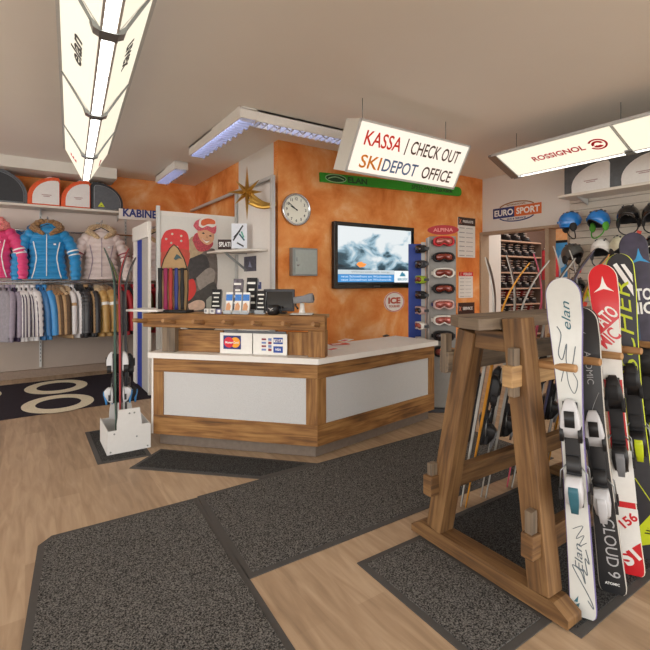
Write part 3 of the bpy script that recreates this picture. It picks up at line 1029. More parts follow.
# price lists on the wall
def price_list(x0, x1, z0, z1, head, label, rows, hm, hfrac):
    t = thing('price_list', label, 'price list', ((x0 + x1) / 2, YW, z0))
    w, h = x1 - x0, z1 - z0
    MB().box((0, -.006, h / 2), (w, .01, h)).build('board', paper, t, bevel=.003)
    hd = MB().box((0, -.012, h - h * hfrac / 2), (w * .99, .004, h * hfrac)).build('header', hm, t)
    text('lettering', head, frame((.03, -.0145, h - h * hfrac / 2), (1, 0, 0), (0, 0, 1)), white_ink, hd, w=w * .6, bold=.02, depth=.001)
    if rows:
        b = MB()
        b.prism([(-.035, -.04), (-.01, 0), (-.03, .04), (-.018, .04), (.0, .01), (.016, .035), (.03, .03), (.008, -.005), (.03, -.04), (.015, -.04), (-.002, -.012), (-.02, -.04)], 0, .001, frame((-w * .38, -.0142, h - h * hfrac / 2), (1, 0, 0), (0, 0, 1)))
        b.build('header_emblem', mat('salmon_ink', 'd98a70', .5), hd)
        b = MB()
        for k in range(rows):
            z = h * (1 - hfrac) * (1 - (k + .6) / rows)
            b.box((-w * .28, -.0115, z), (w * .3, .002, h * .016)); b.box((w * .16, -.0115, z), (w * .4, .002, h * .011))
        b.build('printed_rows', grey_ink, t)
    return t
brown = mat('brown_header', '3b2621', .6)
price_list(5.98, 6.42, 1.88, 2.55, 'PREISLISTE', 'tall price list with dark brown header right of the goggle tower', 7, brown, .2)
price_list(6.0, 6.36, 1.2, 1.635, 'VERLEIH', 'smaller price list with red header on the orange wall', 6, red_ink, .16)
price_list(5.98, 6.4, .86, 1.12, 'SERVICE', 'dark headed price list just above the timber rack top', 2, brown, .75)

# ================================================================== cash sign
t = thing('cash_sign', 'lit KASSA CHECK OUT light box hanging from the ceiling', 'sign', (2.65, 3.37, 3.04))
Wd, y1, z1 = 1.6, .25, -.455
b = MB()
sec = [(0, 0), (y1, z1), (y1 + .2, z1 + .06), (.22, .06)]
b.add([V((x, y, z)) for x in (0, Wd) for y, z in sec], [(0, 1, 2, 3), (7, 6, 5, 4), (1, 5, 6, 2), (2, 6, 7, 3), (3, 7, 4, 0), (0, 4, 5, 1)])
b.build('light_box', mat('sign_side', 'd8d4ca', .5, var=.02), t)
Fs = frame((Wd / 2, y1 / 2, z1 / 2), (1, 0, 0), (0, -y1, -z1))
if Fs.col[2].y > 0: pass
hgt = math.hypot(y1, z1)
b = MB()
b.prism([(-Wd / 2 + .02, -hgt / 2 + .02), (Wd / 2 - .02, -hgt / 2 + .02), (Wd / 2 - .02, hgt / 2 - .02), (-Wd / 2 + .02, hgt / 2 - .02)], .001, .006, Fs)
b.build('lit_face', sign_glow, t)
b = MB()
for s in (-1, 1):
    b.box((0, s * (hgt / 2 - .008), .005), (Wd, .022, .014), Fs); b.box((s * (Wd / 2 - .008), 0, .005), (.022, hgt, .014), Fs)
b.build('face_frame', alu, t)
tx = lambda s, x0, x1, y, h, m: text('lettering', s, Fs @ Matrix.Translation(((x0 + x1) / 2, y, .0065)), m, t, w=x1 - x0, h=h, bold=.012, depth=.001)
bi = mat('brown_ink', '4a332c', .6)
tx('KASSA', -.68, -.2, .1, .145, mat('sign_red', 'e0321f', .5))
tx('I', -.135, -.12, .095, .17, bi)
tx('CHECK OUT', -.06, .69, .1, .14, bi)
tx('SKI', -.66, -.39, -.13, .135, mat('sign_orange', 'e58a24', .5))
tx('DEPOT', -.36, .13, -.13, .135, mat('sign_blue', '53719c', .5))
tx('OFFICE', .21, .68, -.13, .135, bi)
for x in (.05, 1.22):
    MB().tube([(x, .03, .01), (x, .03, ZC - 3.04)], .004, 6).build('suspension_wire', steel, t)

# ================================================================== emblem above the doorway
t = thing('shop_sign', 'EURO SPORT emblem on the wall above the doorway', 'sign', (6.63, 4.352, 2.617))
Fe = frame((0, 0, 0), (0, -1, 0), (0, 0, 1))
MB().prism([(-.43, -.085), (-.03, -.085), (-.03, .085), (-.43, .085)], 0, .008, Fe).build('blue_block', mat('sign_navy', '2a3572', .5), t)
MB().prism([(-.03, -.085), (.43, -.085), (.43, .085), (-.03, .085)], 0, .008, Fe).build('orange_block', mat('sign_orange_block', 'd66a2c', .5), t)
text('lettering', 'EURO', Fe @ Matrix.Translation((-.225, 0, .0085)), white_ink, t, w=.35, h=.105, bold=.03)
text('lettering', 'SPORT', Fe @ Matrix.Translation((.205, 0, .0085)), white_ink, t, w=.4, h=.105, bold=.03)
for s, m in ((1, mat('brown_arc', '9a6a3c', .5)), (-1, mat('sign_navy', '2a3572', .5))):
    b = MB()
    arc = [(.33 * math.cos(R(20 + 140 * k / 16)), s * (.06 + .105 * math.sin(R(20 + 140 * k / 16)))) for k in range(17)]
    arc2 = [(.31 * math.cos(R(20 + 140 * k / 16)), s * (.055 + .092 * math.sin(R(20 + 140 * k / 16)))) for k in range(17)]
    b.prism(arc + arc2[::-1], 0, .006, Fe); b.build('arc', m, t)
text('lettering', 'INTERNATIONAL', Fe @ Matrix.Translation((0, .115, .004)), mat('brown_arc', '9a6a3c', .5), t, w=.34, h=.028, bold=.02)
text('lettering', 'SKIS & SERVICE', Fe @ Matrix.Translation((0, -.115, .004)), navy, t, w=.34, h=.028, bold=.02)

# ================================================================== goggle tower
tw_c = P(441, 300, d=5.25); TWR = V((tw_c.x, tw_c.y, 0))
rzT = R(-33.69 - 4)
TT = thing('goggle_tower', 'tall grey and blue goggle display tower behind the counter end', 'display stand', TWR, rzT)
MB().box((0, 0, .02), (.42, .36, .038)).build('base', dark_grey, TT, bevel=.005)
MB().box((0, 0, 1.02), (.30, .22, 1.96)).build('column', mat('tower_grey', '8a8783', .5, var=.04), TT, bevel=.006)
MB().box((-.158, -.02, 1.02), (.012, .18, 1.94)).build('side_strip', mat('tower_strip', 'b3ada8', .5), TT)
MB().box((-.285, .1, .98), (.16, .012, 1.9)).build('blue_panel', blue, TT, bevel=.003)
b = MB(); b.box((-.19, .1, 1.0), (.05, .02, 1.9)); b.build('side_bracket', alu, TT)
hd = MB().prism([(.175 * math.cos(2 * PI * k / 32), .055 * math.sin(2 * PI * k / 32)) for k in range(32)], 0, .014, frame((.0, -.118, 2.07), (1, 0, 0), (0, 0, 1))).build('header', mat('header_red', 'a01c24', .6), TT)
text('lettering', 'ALPINA', frame((0, -.133, 2.07), (1, 0, 0), (0, 0, 1)), mat('header_ink', 'd98c86', .5), hd, w=.22, h=.04, bold=.02)
MT = wm(TT)
lens_a = mat('lens_copper', '7a2f22', .12, .2, var=.3, coat=.6)
lens_b = mat('lens_rose', 'a8584f', .12, .3, var=.3, coat=.6)
lens_c = mat('lens_dark', '2f2022', .12, .2, var=.3, coat=.6)
def goggles(label, group, loc, rz, fr_m, lens_m, strap_m, s=1.0):
    t = thing('ski_goggles', label, 'goggles', loc, rz, group)
    def shape(kx, kz, n=28):
        pts = []
        for k in range(n):
            a = 2 * PI * k / n
            x = math.copysign(abs(math.cos(a)) ** .6, math.cos(a)) * .105 * kx * s
            z = math.copysign(abs(math.sin(a)) ** .75, math.sin(a)) * .052 * kz * s
            if z < 0: z += .024 * s * math.exp(-(x / (.024 * s)) ** 2)      # nose notch
            pts.append((x, z))
        return pts
    def curve(p, y): return V((p[0], y + 2.2 * p[0] ** 2 / s, p[1]))
    b = MB()
    rings = [[curve(p, .03 * s) for p in shape(1, 1)], [curve(p, -.028 * s) for p in shape(1, 1)], [curve(p, -.036 * s) for p in shape(.95, .93)], [curve(p, -.036 * s) for p in shape(.84, .74)], [curve(p, -.02 * s) for p in shape(.82, .7)]]
    b.loft(rings, 0, True); b.build('frame', fr_m, t)
    b = MB()
    b.loft([[curve(p, -.026 * s) for p in shape(.85, .76)], [curve(p, -.042 * s) for p in shape(.7, .55)], [curve(p, -.046 * s) for p in shape(.3, .2)]], 0, True); b.build('lens', lens_m, t)
    for q in (-1, 1):
        MB().box((q * .112 * s, .045 * s, 0), (.012, .06 * s, .034 * s)).build('strap', strap_m, t)
    return t
cols = [(red, lens_b, black), (matte_black, lens_a, dark_grey), (cream, lens_a, cream), (matte_black, lens_a, black), (mat('rose_frame', 'c9a9a4', .5), lens_b, navy), (white, lens_b, white), (matte_black, lens_c, matte_black), (matte_black, lens_b, orange_m)]
names = ['red framed', 'black framed', 'cream framed', 'dark framed', 'rose framed', 'white framed', 'black framed', 'dark framed']
for k in range(8):
    p = MT @ V((.0, -.175, 1.935 - .178 * k))
    goggles(names[k] + ' ski goggles, %s from the top on the front of the goggle tower' % ORD[k], 'goggles on the front of the tower', p, rzT, *cols[k], s=1.12)
sc = [(matte_black, lens_c), (dark_grey, lens_c), (mat('lime_frame', '9db52a', .5), lens_a), (matte_black, lens_c), (mat('rose_frame', 'c9a9a4', .5), lens_c), (white, lens_b), (cream, lens_a)]
sn = ['black', 'dark grey', 'lime edged', 'black', 'rose', 'white', 'cream']
for k in range(7):
    p = MT @ V((-.255, -.04, 1.86 - .178 * k))
    goggles(sn[k] + ' goggles, %s from the top on the left side of the goggle tower' % ORD[k], 'goggles on the side of the tower', p, rzT + R(-72), sc[k][0], sc[k][1], black, s=.9)

# ================================================================== timber ski rack
RK = thing('ski_rack', 'rustic timber trestle rack holding skis at right', 'ski rack', (2.0, 1.5, 0))
def rb(name, p0, p1, w, h, m, up=(0, 0, 1), parent=RK, bevel=.006):
    return MB().beam(p0, p1, w, h, up).build(name, m, parent, world=True, bevel=bevel)
for X, nm in ((1.97, 0), (3.42, 1)):
    # foot with chamfered ends
    out = [(1.015, .0), (1.945, .0), (1.945, .04), (1.88, .08), (1.08, .08), (1.015, .04)]
    MB().prism([(y, z) for y, z in out], -.055, .055, frame((X, 0, 0.012), (0, 1, 0), (0, 0, 1))).build('foot_beam', rack_wood, RK, world=True, bevel=.006)
    rb('leg', (X, 1.15, .092), (X, 1.285, 1.318), .11, .105, rack_wood, up=(0, 1, 0))
    rb('leg', (X, 1.775, .092), (X, 1.55, 1.235), .11, .105, rack_wood, up=(0, 1, 0))
    rb('cross_rail', (X, 1.33, 1.20), (X, 1.51, 1.20), .07, .1, rack_wood)
MB().prism([(1.86, 1.345), (1.775, 1.36), (1.80, 1.5), (1.88, 1.62), (3.62, 1.62), (3.62, 1.345)], 1.262, 1.315).build('top_plank', grey_wood, RK, world=True, bevel=.006)
rb('long_beam', (1.84, 1.255, 1.055), (3.6, 1.255, 1.055), .055, .1, end_wood)
rb('long_beam', (1.88, 1.665, 1.06), (3.6, 1.665, 1.06), .06, .11, grey_wood)
rb('long_beam', (1.85, 1.165, .315), (3.6, 1.165, .315), .06, .11, rack_wood)
rb('long_beam', (1.85, 1.76, .36), (3.6, 1.76, .36), .06, .11, rack_wood)
rb('wedge', (1.885, 1.25, .96), (1.885, 1.25, 1.185), .035, .045, grey_wood, up=(1, 0, 0), bevel=.003)
rb('wedge', (1.9, 1.665, 1.0), (1.9, 1.665, 1.21), .035, .05, grey_wood, up=(1, 0, 0), bevel=.003)
rb('wedge', (1.885, 1.165, .26), (1.885, 1.165, .47), .035, .045, grey_wood, up=(1, 0, 0), bevel=.003)
rb('wedge', (1.895, 1.76, .3), (1.895, 1.76, .48), .035, .05, grey_wood, up=(1, 0, 0), bevel=.003)
PEGX = [2.04, 2.26, 2.48, 2.70, 2.95, 3.2, 3.45]
for x in PEGX:
    z = 1.10 + (x - 2.04) * .03
    MB().tube([(x, 1.24, z), (x, 1.13, z + .003), (x, 1.045, z + .005)], [.021, .02, .018], 12).build('peg', peg_wood, RK, world=True, bevel=.004)
    MB().tube([(x + .09, 1.68, 1.07), (x + .09, 1.8, 1.075), (x + .09, 1.9, 1.08)], [.02, .019, .017], 12).build('peg', peg_wood, RK, world=True, bevel=.004)

# ================================================================== skis
def rbox_ring(w, y0, y1, z, rad=.3, n=3):
    cy, hy = (y0 + y1) / 2, abs(y1 - y0) / 2
    pts = []
    for cx, sy, a0 in ((1, 1, 0), (-1, 1, 90), (-1, -1, 180), (1, -1, 270)):
        r_ = min(w, hy) * rad
        for k in range(n + 1):
            a = R(a0 + 90 * k / n)
            pts.append(V((cx * (w - r_) + r_ * math.cos(a), cy + sy * (hy - r_) + r_ * math.sin(a), z)))
    return pts

def ski_geo(L, w, curl=.055, cl=.26):
    wt, ww, wl = w
    def half(z):
        u = z / L
        a = ww + (wl - ww) * max(0, (1 - u / .5)) ** 1.7 if u < .5 else ww + (wt - ww) * min(1, ((u - .5) / .38)) ** 1.7
        rt = .5 * wt * 1.15
        if z > L - rt: a *= math.sqrt(max(0, 1 - ((z - (L - rt)) / rt) ** 2))
        r0 = .045
        if z < r0: a *= .72 + .28 * math.sqrt(max(0, 1 - ((r0 - z) / r0) ** 2))
        return max(a / 2, .002)
    def mid(z):
        q = max(0, z - (L - cl)) / cl
        return -curl * q * q
    def thick(z):
        u = z / L
        return .008 + .010 * max(0, math.sin(PI * min(1, max(0, u)))) ** 1.5
    return half, mid, thick

BIND = {}
def ski(label, loc, rot, L, w, top, edge_m, base_m, bind, group, decals=None, z_toe=.575, z_heel=.385, curl=.055, cat='ski', cl=.26):
    """standing ski: tail down, top sheet towards local -y"""
    t = thing('ski', label, cat, loc, rot, group)
    half, mid, thick = ski_geo(L, w, curl, cl)
    zs = sorted(set([0, .01, .025, .045] + [L * k / 26 for k in range(1, 24)] + [L - .012 * k for k in range(1, 30)] + [L - .5 * w[0] * 1.15 * (1 - math.sin(PI / 2 * k / 9)) for k in range(10)]))
    rings = []
    for z in zs:
        a, c, th = half(z), mid(z), thick(z)
        e = min(.004, a * .3)
        rings.append([V((-a, c, z)), V((a, c, z)), V((a, c - th * .55, z)), V((a - e, c - th, z)), V((-a + e, c - th, z)), V((-a, c - th * .55, z))])
    b = MB()
    n = len(rings)
    vs = [p for r in rings for p in r]
    fs, ms = [], []
    for i in range(n - 1):
        for j in range(6):
            k = (j + 1) % 6
            fs.append((i * 6 + j, i * 6 + k, (i + 1) * 6 + k, (i + 1) * 6 + j)); ms.append({0: 2, 1: 1, 2: 1, 3: 0, 4: 1, 5: 1}[j])
    fs.append(tuple(range(6))); ms.append(1); fs.append(tuple((n - 1) * 6 + j for j in range(6))); ms.append(1)
    b.add(vs, fs, ms)
    b.build('ski_body', [top, edge_m, base_m], t)
    def surf(x, z): return mid(z) - thick(z) - .0009
    def warp(p): return V((p.x, surf(p.x, p.z) + p.y, p.z))
    t_w = warp
    if decals: decals(t, warp, half, L)
    if bind:
        mm, dk_, ac = bind
        key = (mm.name, dk_.name, ac.name, round(L * z_toe, 3), round(L * z_heel, 3))
        if key not in BIND:
            zt, zh = L * z_toe, L * z_heel
            y0 = -thick(zt)
            b = MB(); b.loft([rbox_ring(.03, y0, y0 - .012, z) for z in (zh - .09, zh - .08, zt + .07, zt + .08)]); track = b.build('track_plate', dk_, t)
            b = MB()
            b.loft([rbox_ring(hw_, y0 - .01, y0 - .01 - h_, zt + dz) for dz, hw_, h_ in ((-.075, .036, .012), (-.05, .040, .03), (-.02, .041, .052), (.03, .036, .05), (.07, .026, .036), (.095, .016, .018))])
            toe = b.build('toe_piece', mm, t)
            wings = []
            for q in (-1, 1):
                b = MB()
                b.loft([rbox_ring(.008, y0 - .02, y0 - .055, zt + dz) for dz in (-.085, -.02)])
                b.v = [p + V((q * .036, 0, 0)) for p in b.v]
                wings.append(b.build('toe_wing', dk_, t))
            b = MB()
            b.loft([rbox_ring(.02, y0 - .06, y0 - .068, zt + dz) for dz in (-.02, .05)])
            wings.append(b.build('toe_lever', dk_, t))
            b = MB()
            b.loft([rbox_ring(hw_, y0 - .008, y0 - .008 - h_, zh + dz) for dz, hw_, h_ in ((-.09, .02, .02), (-.07, .03, .045), (-.02, .036, .07), (.02, .034, .075), (.045, .03, .05))])
            heel = b.build('heel_piece', mm, t)
            b = MB()
            b.loft([rbox_ring(hw_, y0 - .06, y0 - .06 - h_, zh + dz) for dz, hw_, h_ in ((-.1, .014, .012), (-.06, .018, .018), (-.01, .02, .03), (.015, .018, .03))])
            lever = b.build('heel_lever', ac, t)
            b = MB()
            b.loft([rbox_ring(.028, y0 - .01, y0 - .026, z) for z in (zh + .06, zh + .075, zh + .13)])
            pad = b.build('brake_pad', dk_, t)
            br = []; tip = []
            for q in (-1, 1):
                b = MB()
                b.tube([(q * .028, y0 - .018, zh + .09), (q * .052, y0 - .02, zh + .06), (q * .056, y0 - .03, zh - .02)], .0035, 6)
                br.append(b.build('brake_arm', steel, t))
                tip.append(MB().box((q * .056, y0 - .035, zh - .035), (.012, .018, .05)).build('brake_tip', dk_, t))
            BIND[key] = [o.data for o in [track, toe] + wings + [heel, lever, pad] + br + tip]
        else:
            for me in BIND[key]:
                o = bpy.data.objects.new(me.name.split('.')[0], me); COL.objects.link(o); o.parent = t
    return t

Fz = frame((0, 0, 0), (1, 0, 0), (0, 0, 1))          # text frame on the top sheet, faces local -y
def dec_text(t, warp, s, x, z, m, rot=0, w=None, h=None, bold=.02, shear=0):
    F_ = Matrix.Translation((x, 0, z)) @ Matrix.Rotation(-R(rot), 4, 'Y') @ Fz
    return text('lettering', s, F_, m, t, w=w, h=h, bold=bold, shear=shear, warp=warp, depth=.0006)
def dec_poly(t, warp, name, poly, m, dz=0):
    """flat printed patch, cut into strips so it follows the ski"""
    bm = bmesh.new()
    vs = [bm.verts.new((x, -dz, z)) for x, z in poly]
    bm.faces.new(vs)
    z0, z1 = min(p[1] for p in poly), max(p[1] for p in poly)
    k = z0 + .015
    while k < z1:
        bmesh.ops.bisect_plane(bm, geom=bm.verts[:] + bm.edges[:] + bm.faces[:], plane_co=(0, 0, k), plane_no=(0, 0, 1)); k += .015
    bm.verts.index_update()
    b = MB(); b.add([warp(v.co) for v in bm.verts], [[v.index for v in f.verts] for f in bm.faces])
    bm.free()
    return b.build(name, m, t)
def dec_line(t, warp, name, pts, r, m):
    b = MB(); b.tube([warp(V((x, 0, z))) for x, z in pts], r, 5, flat=.35, up=(0, 1, 0)); return b.build(name, m, t)
def smooth_path(c, n=6):
    out = []
    for i in range(len(c) - 1):
        p0, p1, p2, p3 = V(c[max(i - 1, 0)]), V(c[i]), V(c[i + 1]), V(c[min(i + 2, len(c) - 1)])
        for k in range(n):
            u = k / n
            out.append(tuple(.5 * ((2 * p1) + (p2 - p0) * u + (2 * p0 - 5 * p1 + 4 * p2 - p3) * u * u + (3 * p1 - p0 - 3 * p2 + p3) * u ** 3)))
    out.append(tuple(c[-1])); return out
def arrow_logo(t, warp, x, z, s, m):
    """three-pointed star like arrow"""
    pts = [(0, 1), (.14, .35), (.3, -.05), (.85, -.55), (.25, -.32), (0, -.25), (-.25, -.32), (-.85, -.55), (-.3, -.05), (-.14, .35)]
    return dec_poly(t, warp, 'arrow_logo', [(x + a * s, z + c * s) for a, c in pts], m)

RZF = R(-33.69)
ski_white = mat('ski_white', 'c9cac6', .3, var=.02, coat=.3)
ski_black = mat('ski_black', '232326', .4, var=.08, coat=.2)
ski_red = mat('ski_red', 'cc1f28', .35, var=.03, coat=.3)
ski_char = mat('ski_charcoal', '2e2e33', .45, var=.1)
ski_night = mat('ski_night', '3a3547', .5, var=.3, scale=14)
violet = mat('violet_edge', '6f6596', .5)
lime = mat('lime', 'c4d21f', .45)
teal = mat('teal_print', '2c5f6d', .5)
script = mat('script_grey', '59646c', .5)
bwhite = mat('binding_white', 'c6c6c9', .35, var=.02)
G = 'skis standing along the front of the timber rack'
LEAN = 3.6
def lean_rot(ang, rz):
    """turn by rz, then lean by ang about the world x axis (positive = towards +y)"""
    return tuple((Matrix.Rotation(-ang, 3, 'X') @ Matrix.Rotation(rz, 3, 'Z')).to_euler())
RZF = R(-68)
def front_ski(label, X, Y, L, w, top, e, bind, decals=None, rz=RZF, zt=.575, zh=.385, lean=LEAN, mate=None):
    ln = R(lean)
    s = ski(label, (X, Y, .012), lean_rot(ln, rz), L, w, top, e, ski_black, bind, G, decals, zt, zh)
    if mate:
        o = V((X, Y, .012)) + Matrix.Rotation(rz, 3, 'Z') @ V((0, .008, 0))
        # mate: turned by 180 degrees, base against base
        ski(mate, o, lean_rot(ln, rz + PI), L, w, top, e, ski_black, bind, 'skis at the back of the front pairs', None, zt, zh)
    return s
def d_white(t, warp, half, L):
    dec_text(t, warp, 'elan', .005, L - .17, teal, 90, w=.13, h=.035, bold=.0, shear=.35)
    dec_line(t, warp, 'script_line', smooth_path([(-.035, L - .22), (-.02, L - .26), (-.035, L - .34), (-.02, L - .37), (.0, L - .3), (-.005, L - .38), (.012, L - .42), (.035, L - .31)]), .0022, script)
    dec_line(t, warp, 'script_line', smooth_path([(-.03, L - .47), (-.01, L - .4), (.0, L - .48), (.02, L - .52), (.035, L - .47), (.02, L - .43)]), .0018, script)
    dec_line(t, warp, 'script_line', smooth_path([(-.02, .38), (.02, .40), (-.01, .34), (.022, .36), (.0, .31), (.03, .33)]), .0015, script)
    dec_line(t, warp, 'script_line', smooth_path([(.02, .08), (.04, .05), (.03, .09), (-.02, .19), (-.03, .22), (.0, .2), (.015, .15), (.01, .21), (.025, .19), (.02, .26), (.035, .24), (.025, .3)]), .0022, script)
    dec_text(t, warp, 'Elan', -.005, .26, script, 90, w=.12, h=.03, bold=0, shear=.3)
    dec_poly(t, warp, 'blue_tick', [(-.035, .06), (-.015, .09), (-.02, .06)], teal); dec_poly(t, warp, 'blue_tick', [(-.032, .045), (-.012, .06), (-.017, .04)], teal)
front_ski('white ski with grey script lettering, nearest in the rack', 2.055, 1.02, 1.50, (.145, .094, .108), ski_white, violet, (bwhite, black, teal), d_white, mate='white back ski paired behind the nearest white ski')
def d_cloud(t, warp, half, L):
    arrow_logo(t, warp, -.01, L - .12, .024, mat('print_grey', '9a9a9c', .5))
    dec_text(t, warp, 'ATOMIC', .005, L - .3, mat('print_grey', '9a9a9c', .5), -90, w=.16, h=.028, bold=0)
    dec_text(t, warp, 'CLOUD 9', .012, .21, mat('print_silver', 'b9b9bc', .5), -90, w=.27, h=.05, bold=0)
    dec_text(t, warp, 'ATOMIC', .0, .045, white_ink, 0, w=.06, bold=.03)
    dec_line(t, warp, 'pale_curve', smooth_path([(-.035, L - .62), (.0, L - .5), (.035, L - .42)]), .001, mat('print_grey', '9a9a9c', .5))
front_ski('black ski with CLOUD 9 lettering and white binding', 2.33, 1.02, 1.36, (.135, .095, .118), ski_black, mat('pale_edge', 'b9b4ac', .4), (bwhite, black, bwhite), d_cloud, mate='black back ski paired behind the CLOUD 9 ski', zt=.56, zh=.33, lean=6.3)
def d_red(t, warp, half, L):
    dec_poly(t, warp, 'white_field', [(-.045, L - .60), (.045, L - .60), (.054, L - .285), (-.054, L - .385)], paper)
    arrow_logo(t, warp, .0, L - .115, .055, paper)
    dec_text(t, warp, 'ATO', -.002, L - .272, paper, 42, w=.105, h=.072, bold=.02)
    dec_text(t, warp, 'MIC', .0, L - .385, ski_red, 42, w=.1, h=.072, bold=.02)
    dec_poly(t, warp, 'lower_field', [(-.05, .36), (.05, .36), (.05, .62), (-.05, .62)], paper)
    dec_poly(t, warp, 'white_corner', [(-.052, .33), (.05, .33), (.05, .17), (-.054, .08)], paper)
    dec_text(t, warp, '156', .005, .27, ski_red, 42, w=.085, h=.045, bold=.03)
    dec_text(t, warp, 'ST', .0, .1, paper, 42, w=.1, h=.08, bold=.045)
front_ski('red and white ski with big ATOMIC lettering and 156', 2.555, 1.03, 1.575, (.135, .082, .115), ski_red, mat('cream_edge', 'd4c9bb', .4), (black, matte_black, grey), d_red, mate='red back ski paired behind the red ATOMIC ski', lean=5.4)
def d_fis(t, warp, half, L):
    dec_text(t, warp, 'FISCHER', -.004, L - .46, lime, 90, w=.62, h=.075, bold=-.005, shear=.3)
    dec_poly(t, warp, 'white_stripe', [(-.03, L - .06), (-.012, L - .05), (.05, L - .18), (.05, L - .24)], white_ink)
    dec_poly(t, warp, 'white_stripe', [(.006, L - .06), (.024, L - .06), (.054, L - .12), (.054, L - .165)], white_ink)
    dec_poly(t, warp, 'lime_triangle', [(-.045, L - .2), (-.02, L - .17), (-.02, L - .215)], lime)
    dec_poly(t, warp, 'lime_field', [(-.05, .15), (.05, .28), (.05, .1), (-.052, .06)], lime)
    dec_poly(t, warp, 'dark_triangle', [(-.02, .13), (.02, .13), (.0, .17)], black)
    dec_line(t, warp, 'lime_line', [(-.035, .42), (.03, .3), (.04, .31)], .003, lime)
front_ski('charcoal ski with lime FISCHER lettering', 2.775, 1.03, 1.64, (.135, .082, .115), ski_char, lime, (black, matte_black, lime), d_fis, mate='charcoal back ski paired behind the FISCHER ski', lean=5.6)
def d_blue(t, warp, half, L):
    arrow_logo(t, warp, .022, L - .15, .06, mat('sky_print', '2f8fc6', .45))
    dec_text(t, warp, 'ATO', .004, L - .36, white_ink, 0, w=.12, h=.07, bold=.03)
    dec_text(t, warp, 'MIC', .004, L - .44, white_ink, 0, w=.12, h=.07, bold=.03)
    dec_poly(t, warp, 'blue_patch', [(-.03, L - .62), (-.012, L - .62), (-.012, L - .5), (-.03, L - .48)], mat('sky_dim', '33506e', .5))
front_ski('dark violet ski with blue arrow logo, tallest at the right', 2.985, 1.035, 1.77, (.142, .098, .12), ski_night, ski_char, (black, matte_black, lime), d_blue, mate='dark violet back ski paired behind the tallest ski', lean=5.6)
front_ski('black ski with lime binding at the right edge of the photo', 3.22, 1.03, 1.62, (.13, .08, .11), ski_black, orange_m, (lime, black, lime), None, mate='black back ski paired behind the lime bound ski', lean=5.6)

# pairs standing edge-on along the far side of the rack
silver = mat('ski_silver', 'b3b0aa', .35, var=.05)
pink = mat('ski_pink', 'c8506a', .4, var=.15)
amber = mat('ski_amber', 'c98a2e', .4, var=.1)
steel_blue = mat('ski_slate', '4a4a66', .4, var=.1)
GB = 'skis standing edge-on at the back of the rack'
LB = R(11.3)
def back_pair(X, Y, L, left, right, names, bind=(black, matte_black, grey), g=GB, lean=LB, w=(.12, .07, .105), spread=.012, curl=.11, zt=.5, zh=.33, phi=R(31), cl=.4):
    """two skis base to base, seen edge-on; their top sheets face away from each other"""
    nrm = V((-math.sin(phi), math.cos(phi), 0))          # local +y of the right-hand ski
    for s, (tm, em), nm in ((-1, left, names[0]), (1, right, names[1])):
        r = lean_rot(-lean, phi + (PI if s < 0 else 0))
        o = V((X, Y, .014)) - nrm * (spread * s)
        ski(nm, o, r, L, w, tm, em, ski_black, bind, g, None, zt, zh, curl, 'ski', cl)
back_pair(2.42, 1.97, 1.64, (dark_grey, silver), (ski_black, amber), ['silver ski standing nearest at the back of the rack', 'black ski with amber edge, paired with the nearest back ski'])
back_pair(2.64, 1.98, 1.66, (silver, silver), (dark_grey, silver), ['pale ski of the second pair at the back of the rack', 'dark ski of the second pair at the back of the rack'])
back_pair(2.92, 1.97, 1.68, (pink, pink), (ski_char, silver), ['pink ski of the third pair at the back of the rack', 'charcoal ski of the third pair at the back of the rack'])
back_pair(3.16, 1.98, 1.74, (silver, silver), (steel_blue, steel_blue), ['silver ski of the fourth pair at the back of the rack', 'slate blue ski of the fourth pair at the back of the rack'])
back_pair(3.38, 1.98, 1.72, (dark_grey, alu), (steel_blue, amber), ['dark ski of the pair farthest back in the rack', 'slate ski of the pair farthest back in the rack'])

# white stepped ski stand left of the counter with two pairs of skis
t = thing('ski_stand', 'white stepped metal stand holding skis left of the counter', 'ski stand', (.755, 4.2, .012))
wst = mat('stand_white', 'd9d8d6', .45, var=.02)
wd = .17
poly = [(-wd, .0), (wd, .0), (wd, .22), (.1, .22), (.1, .25), (.085, .37), (-.085, .37), (-.1, .25), (-.1, .2), (-wd, .2)]
MB().prism(poly, -.006, .006, Fc).build('front_plate', wst, t, bevel=.003)
MB().prism(poly, -.006, .006, Fc @ Matrix.Translation((0, 0, -.42))).build('back_plate', wst, t, bevel=.003)
for s in (-1, 1):
    MB().box((s * (wd + .004), .21, .105), (.006, .43, .21)).build('side_plate', wst, t)
MB().box((0, .21, .005), (2 * wd, .4, .008)).build('base_plate', wst, t)
for x, z in ((-.12, .17), (.0, .33), (.04, .33), (.06, .12), (-.15, .02), (.15, .02)):
    MB().lathe([(0, 0), (.008, 0), (.006, .004), (0, .005)], 10, Fc @ Matrix.Translation((x, z, .006))).build('screw', steel, t)
sb = mat('binding_blue', '3c86c4', .4)
GS = 'skis in the white stand'
back_pair(.695, 4.36, 1.78, (ski_black, mat('green_edge', '2c4a3c', .5)), (ski_black, mat('dark_red_edge', '9a2a2e', .5)), ['black green-edged ski at the left in the white stand', 'black red-edged ski second in the white stand'], (bwhite, black, sb), GS, R(-3), w=(.115, .07, .1), curl=.09, zt=.42, zh=.27, phi=R(75))
back_pair(.755, 4.44, 1.70, (dark_grey, mat('lime_edge', '6f8a2c', .5)), (ski_black, dark_grey), ['dark grey ski with lime edge third in the white stand', 'plain black ski at the right in the white stand'], (matte_black, black, sb), GS, R(-3), w=(.115, .07, .1), curl=.1, zt=.42, zh=.27, phi=R(75))

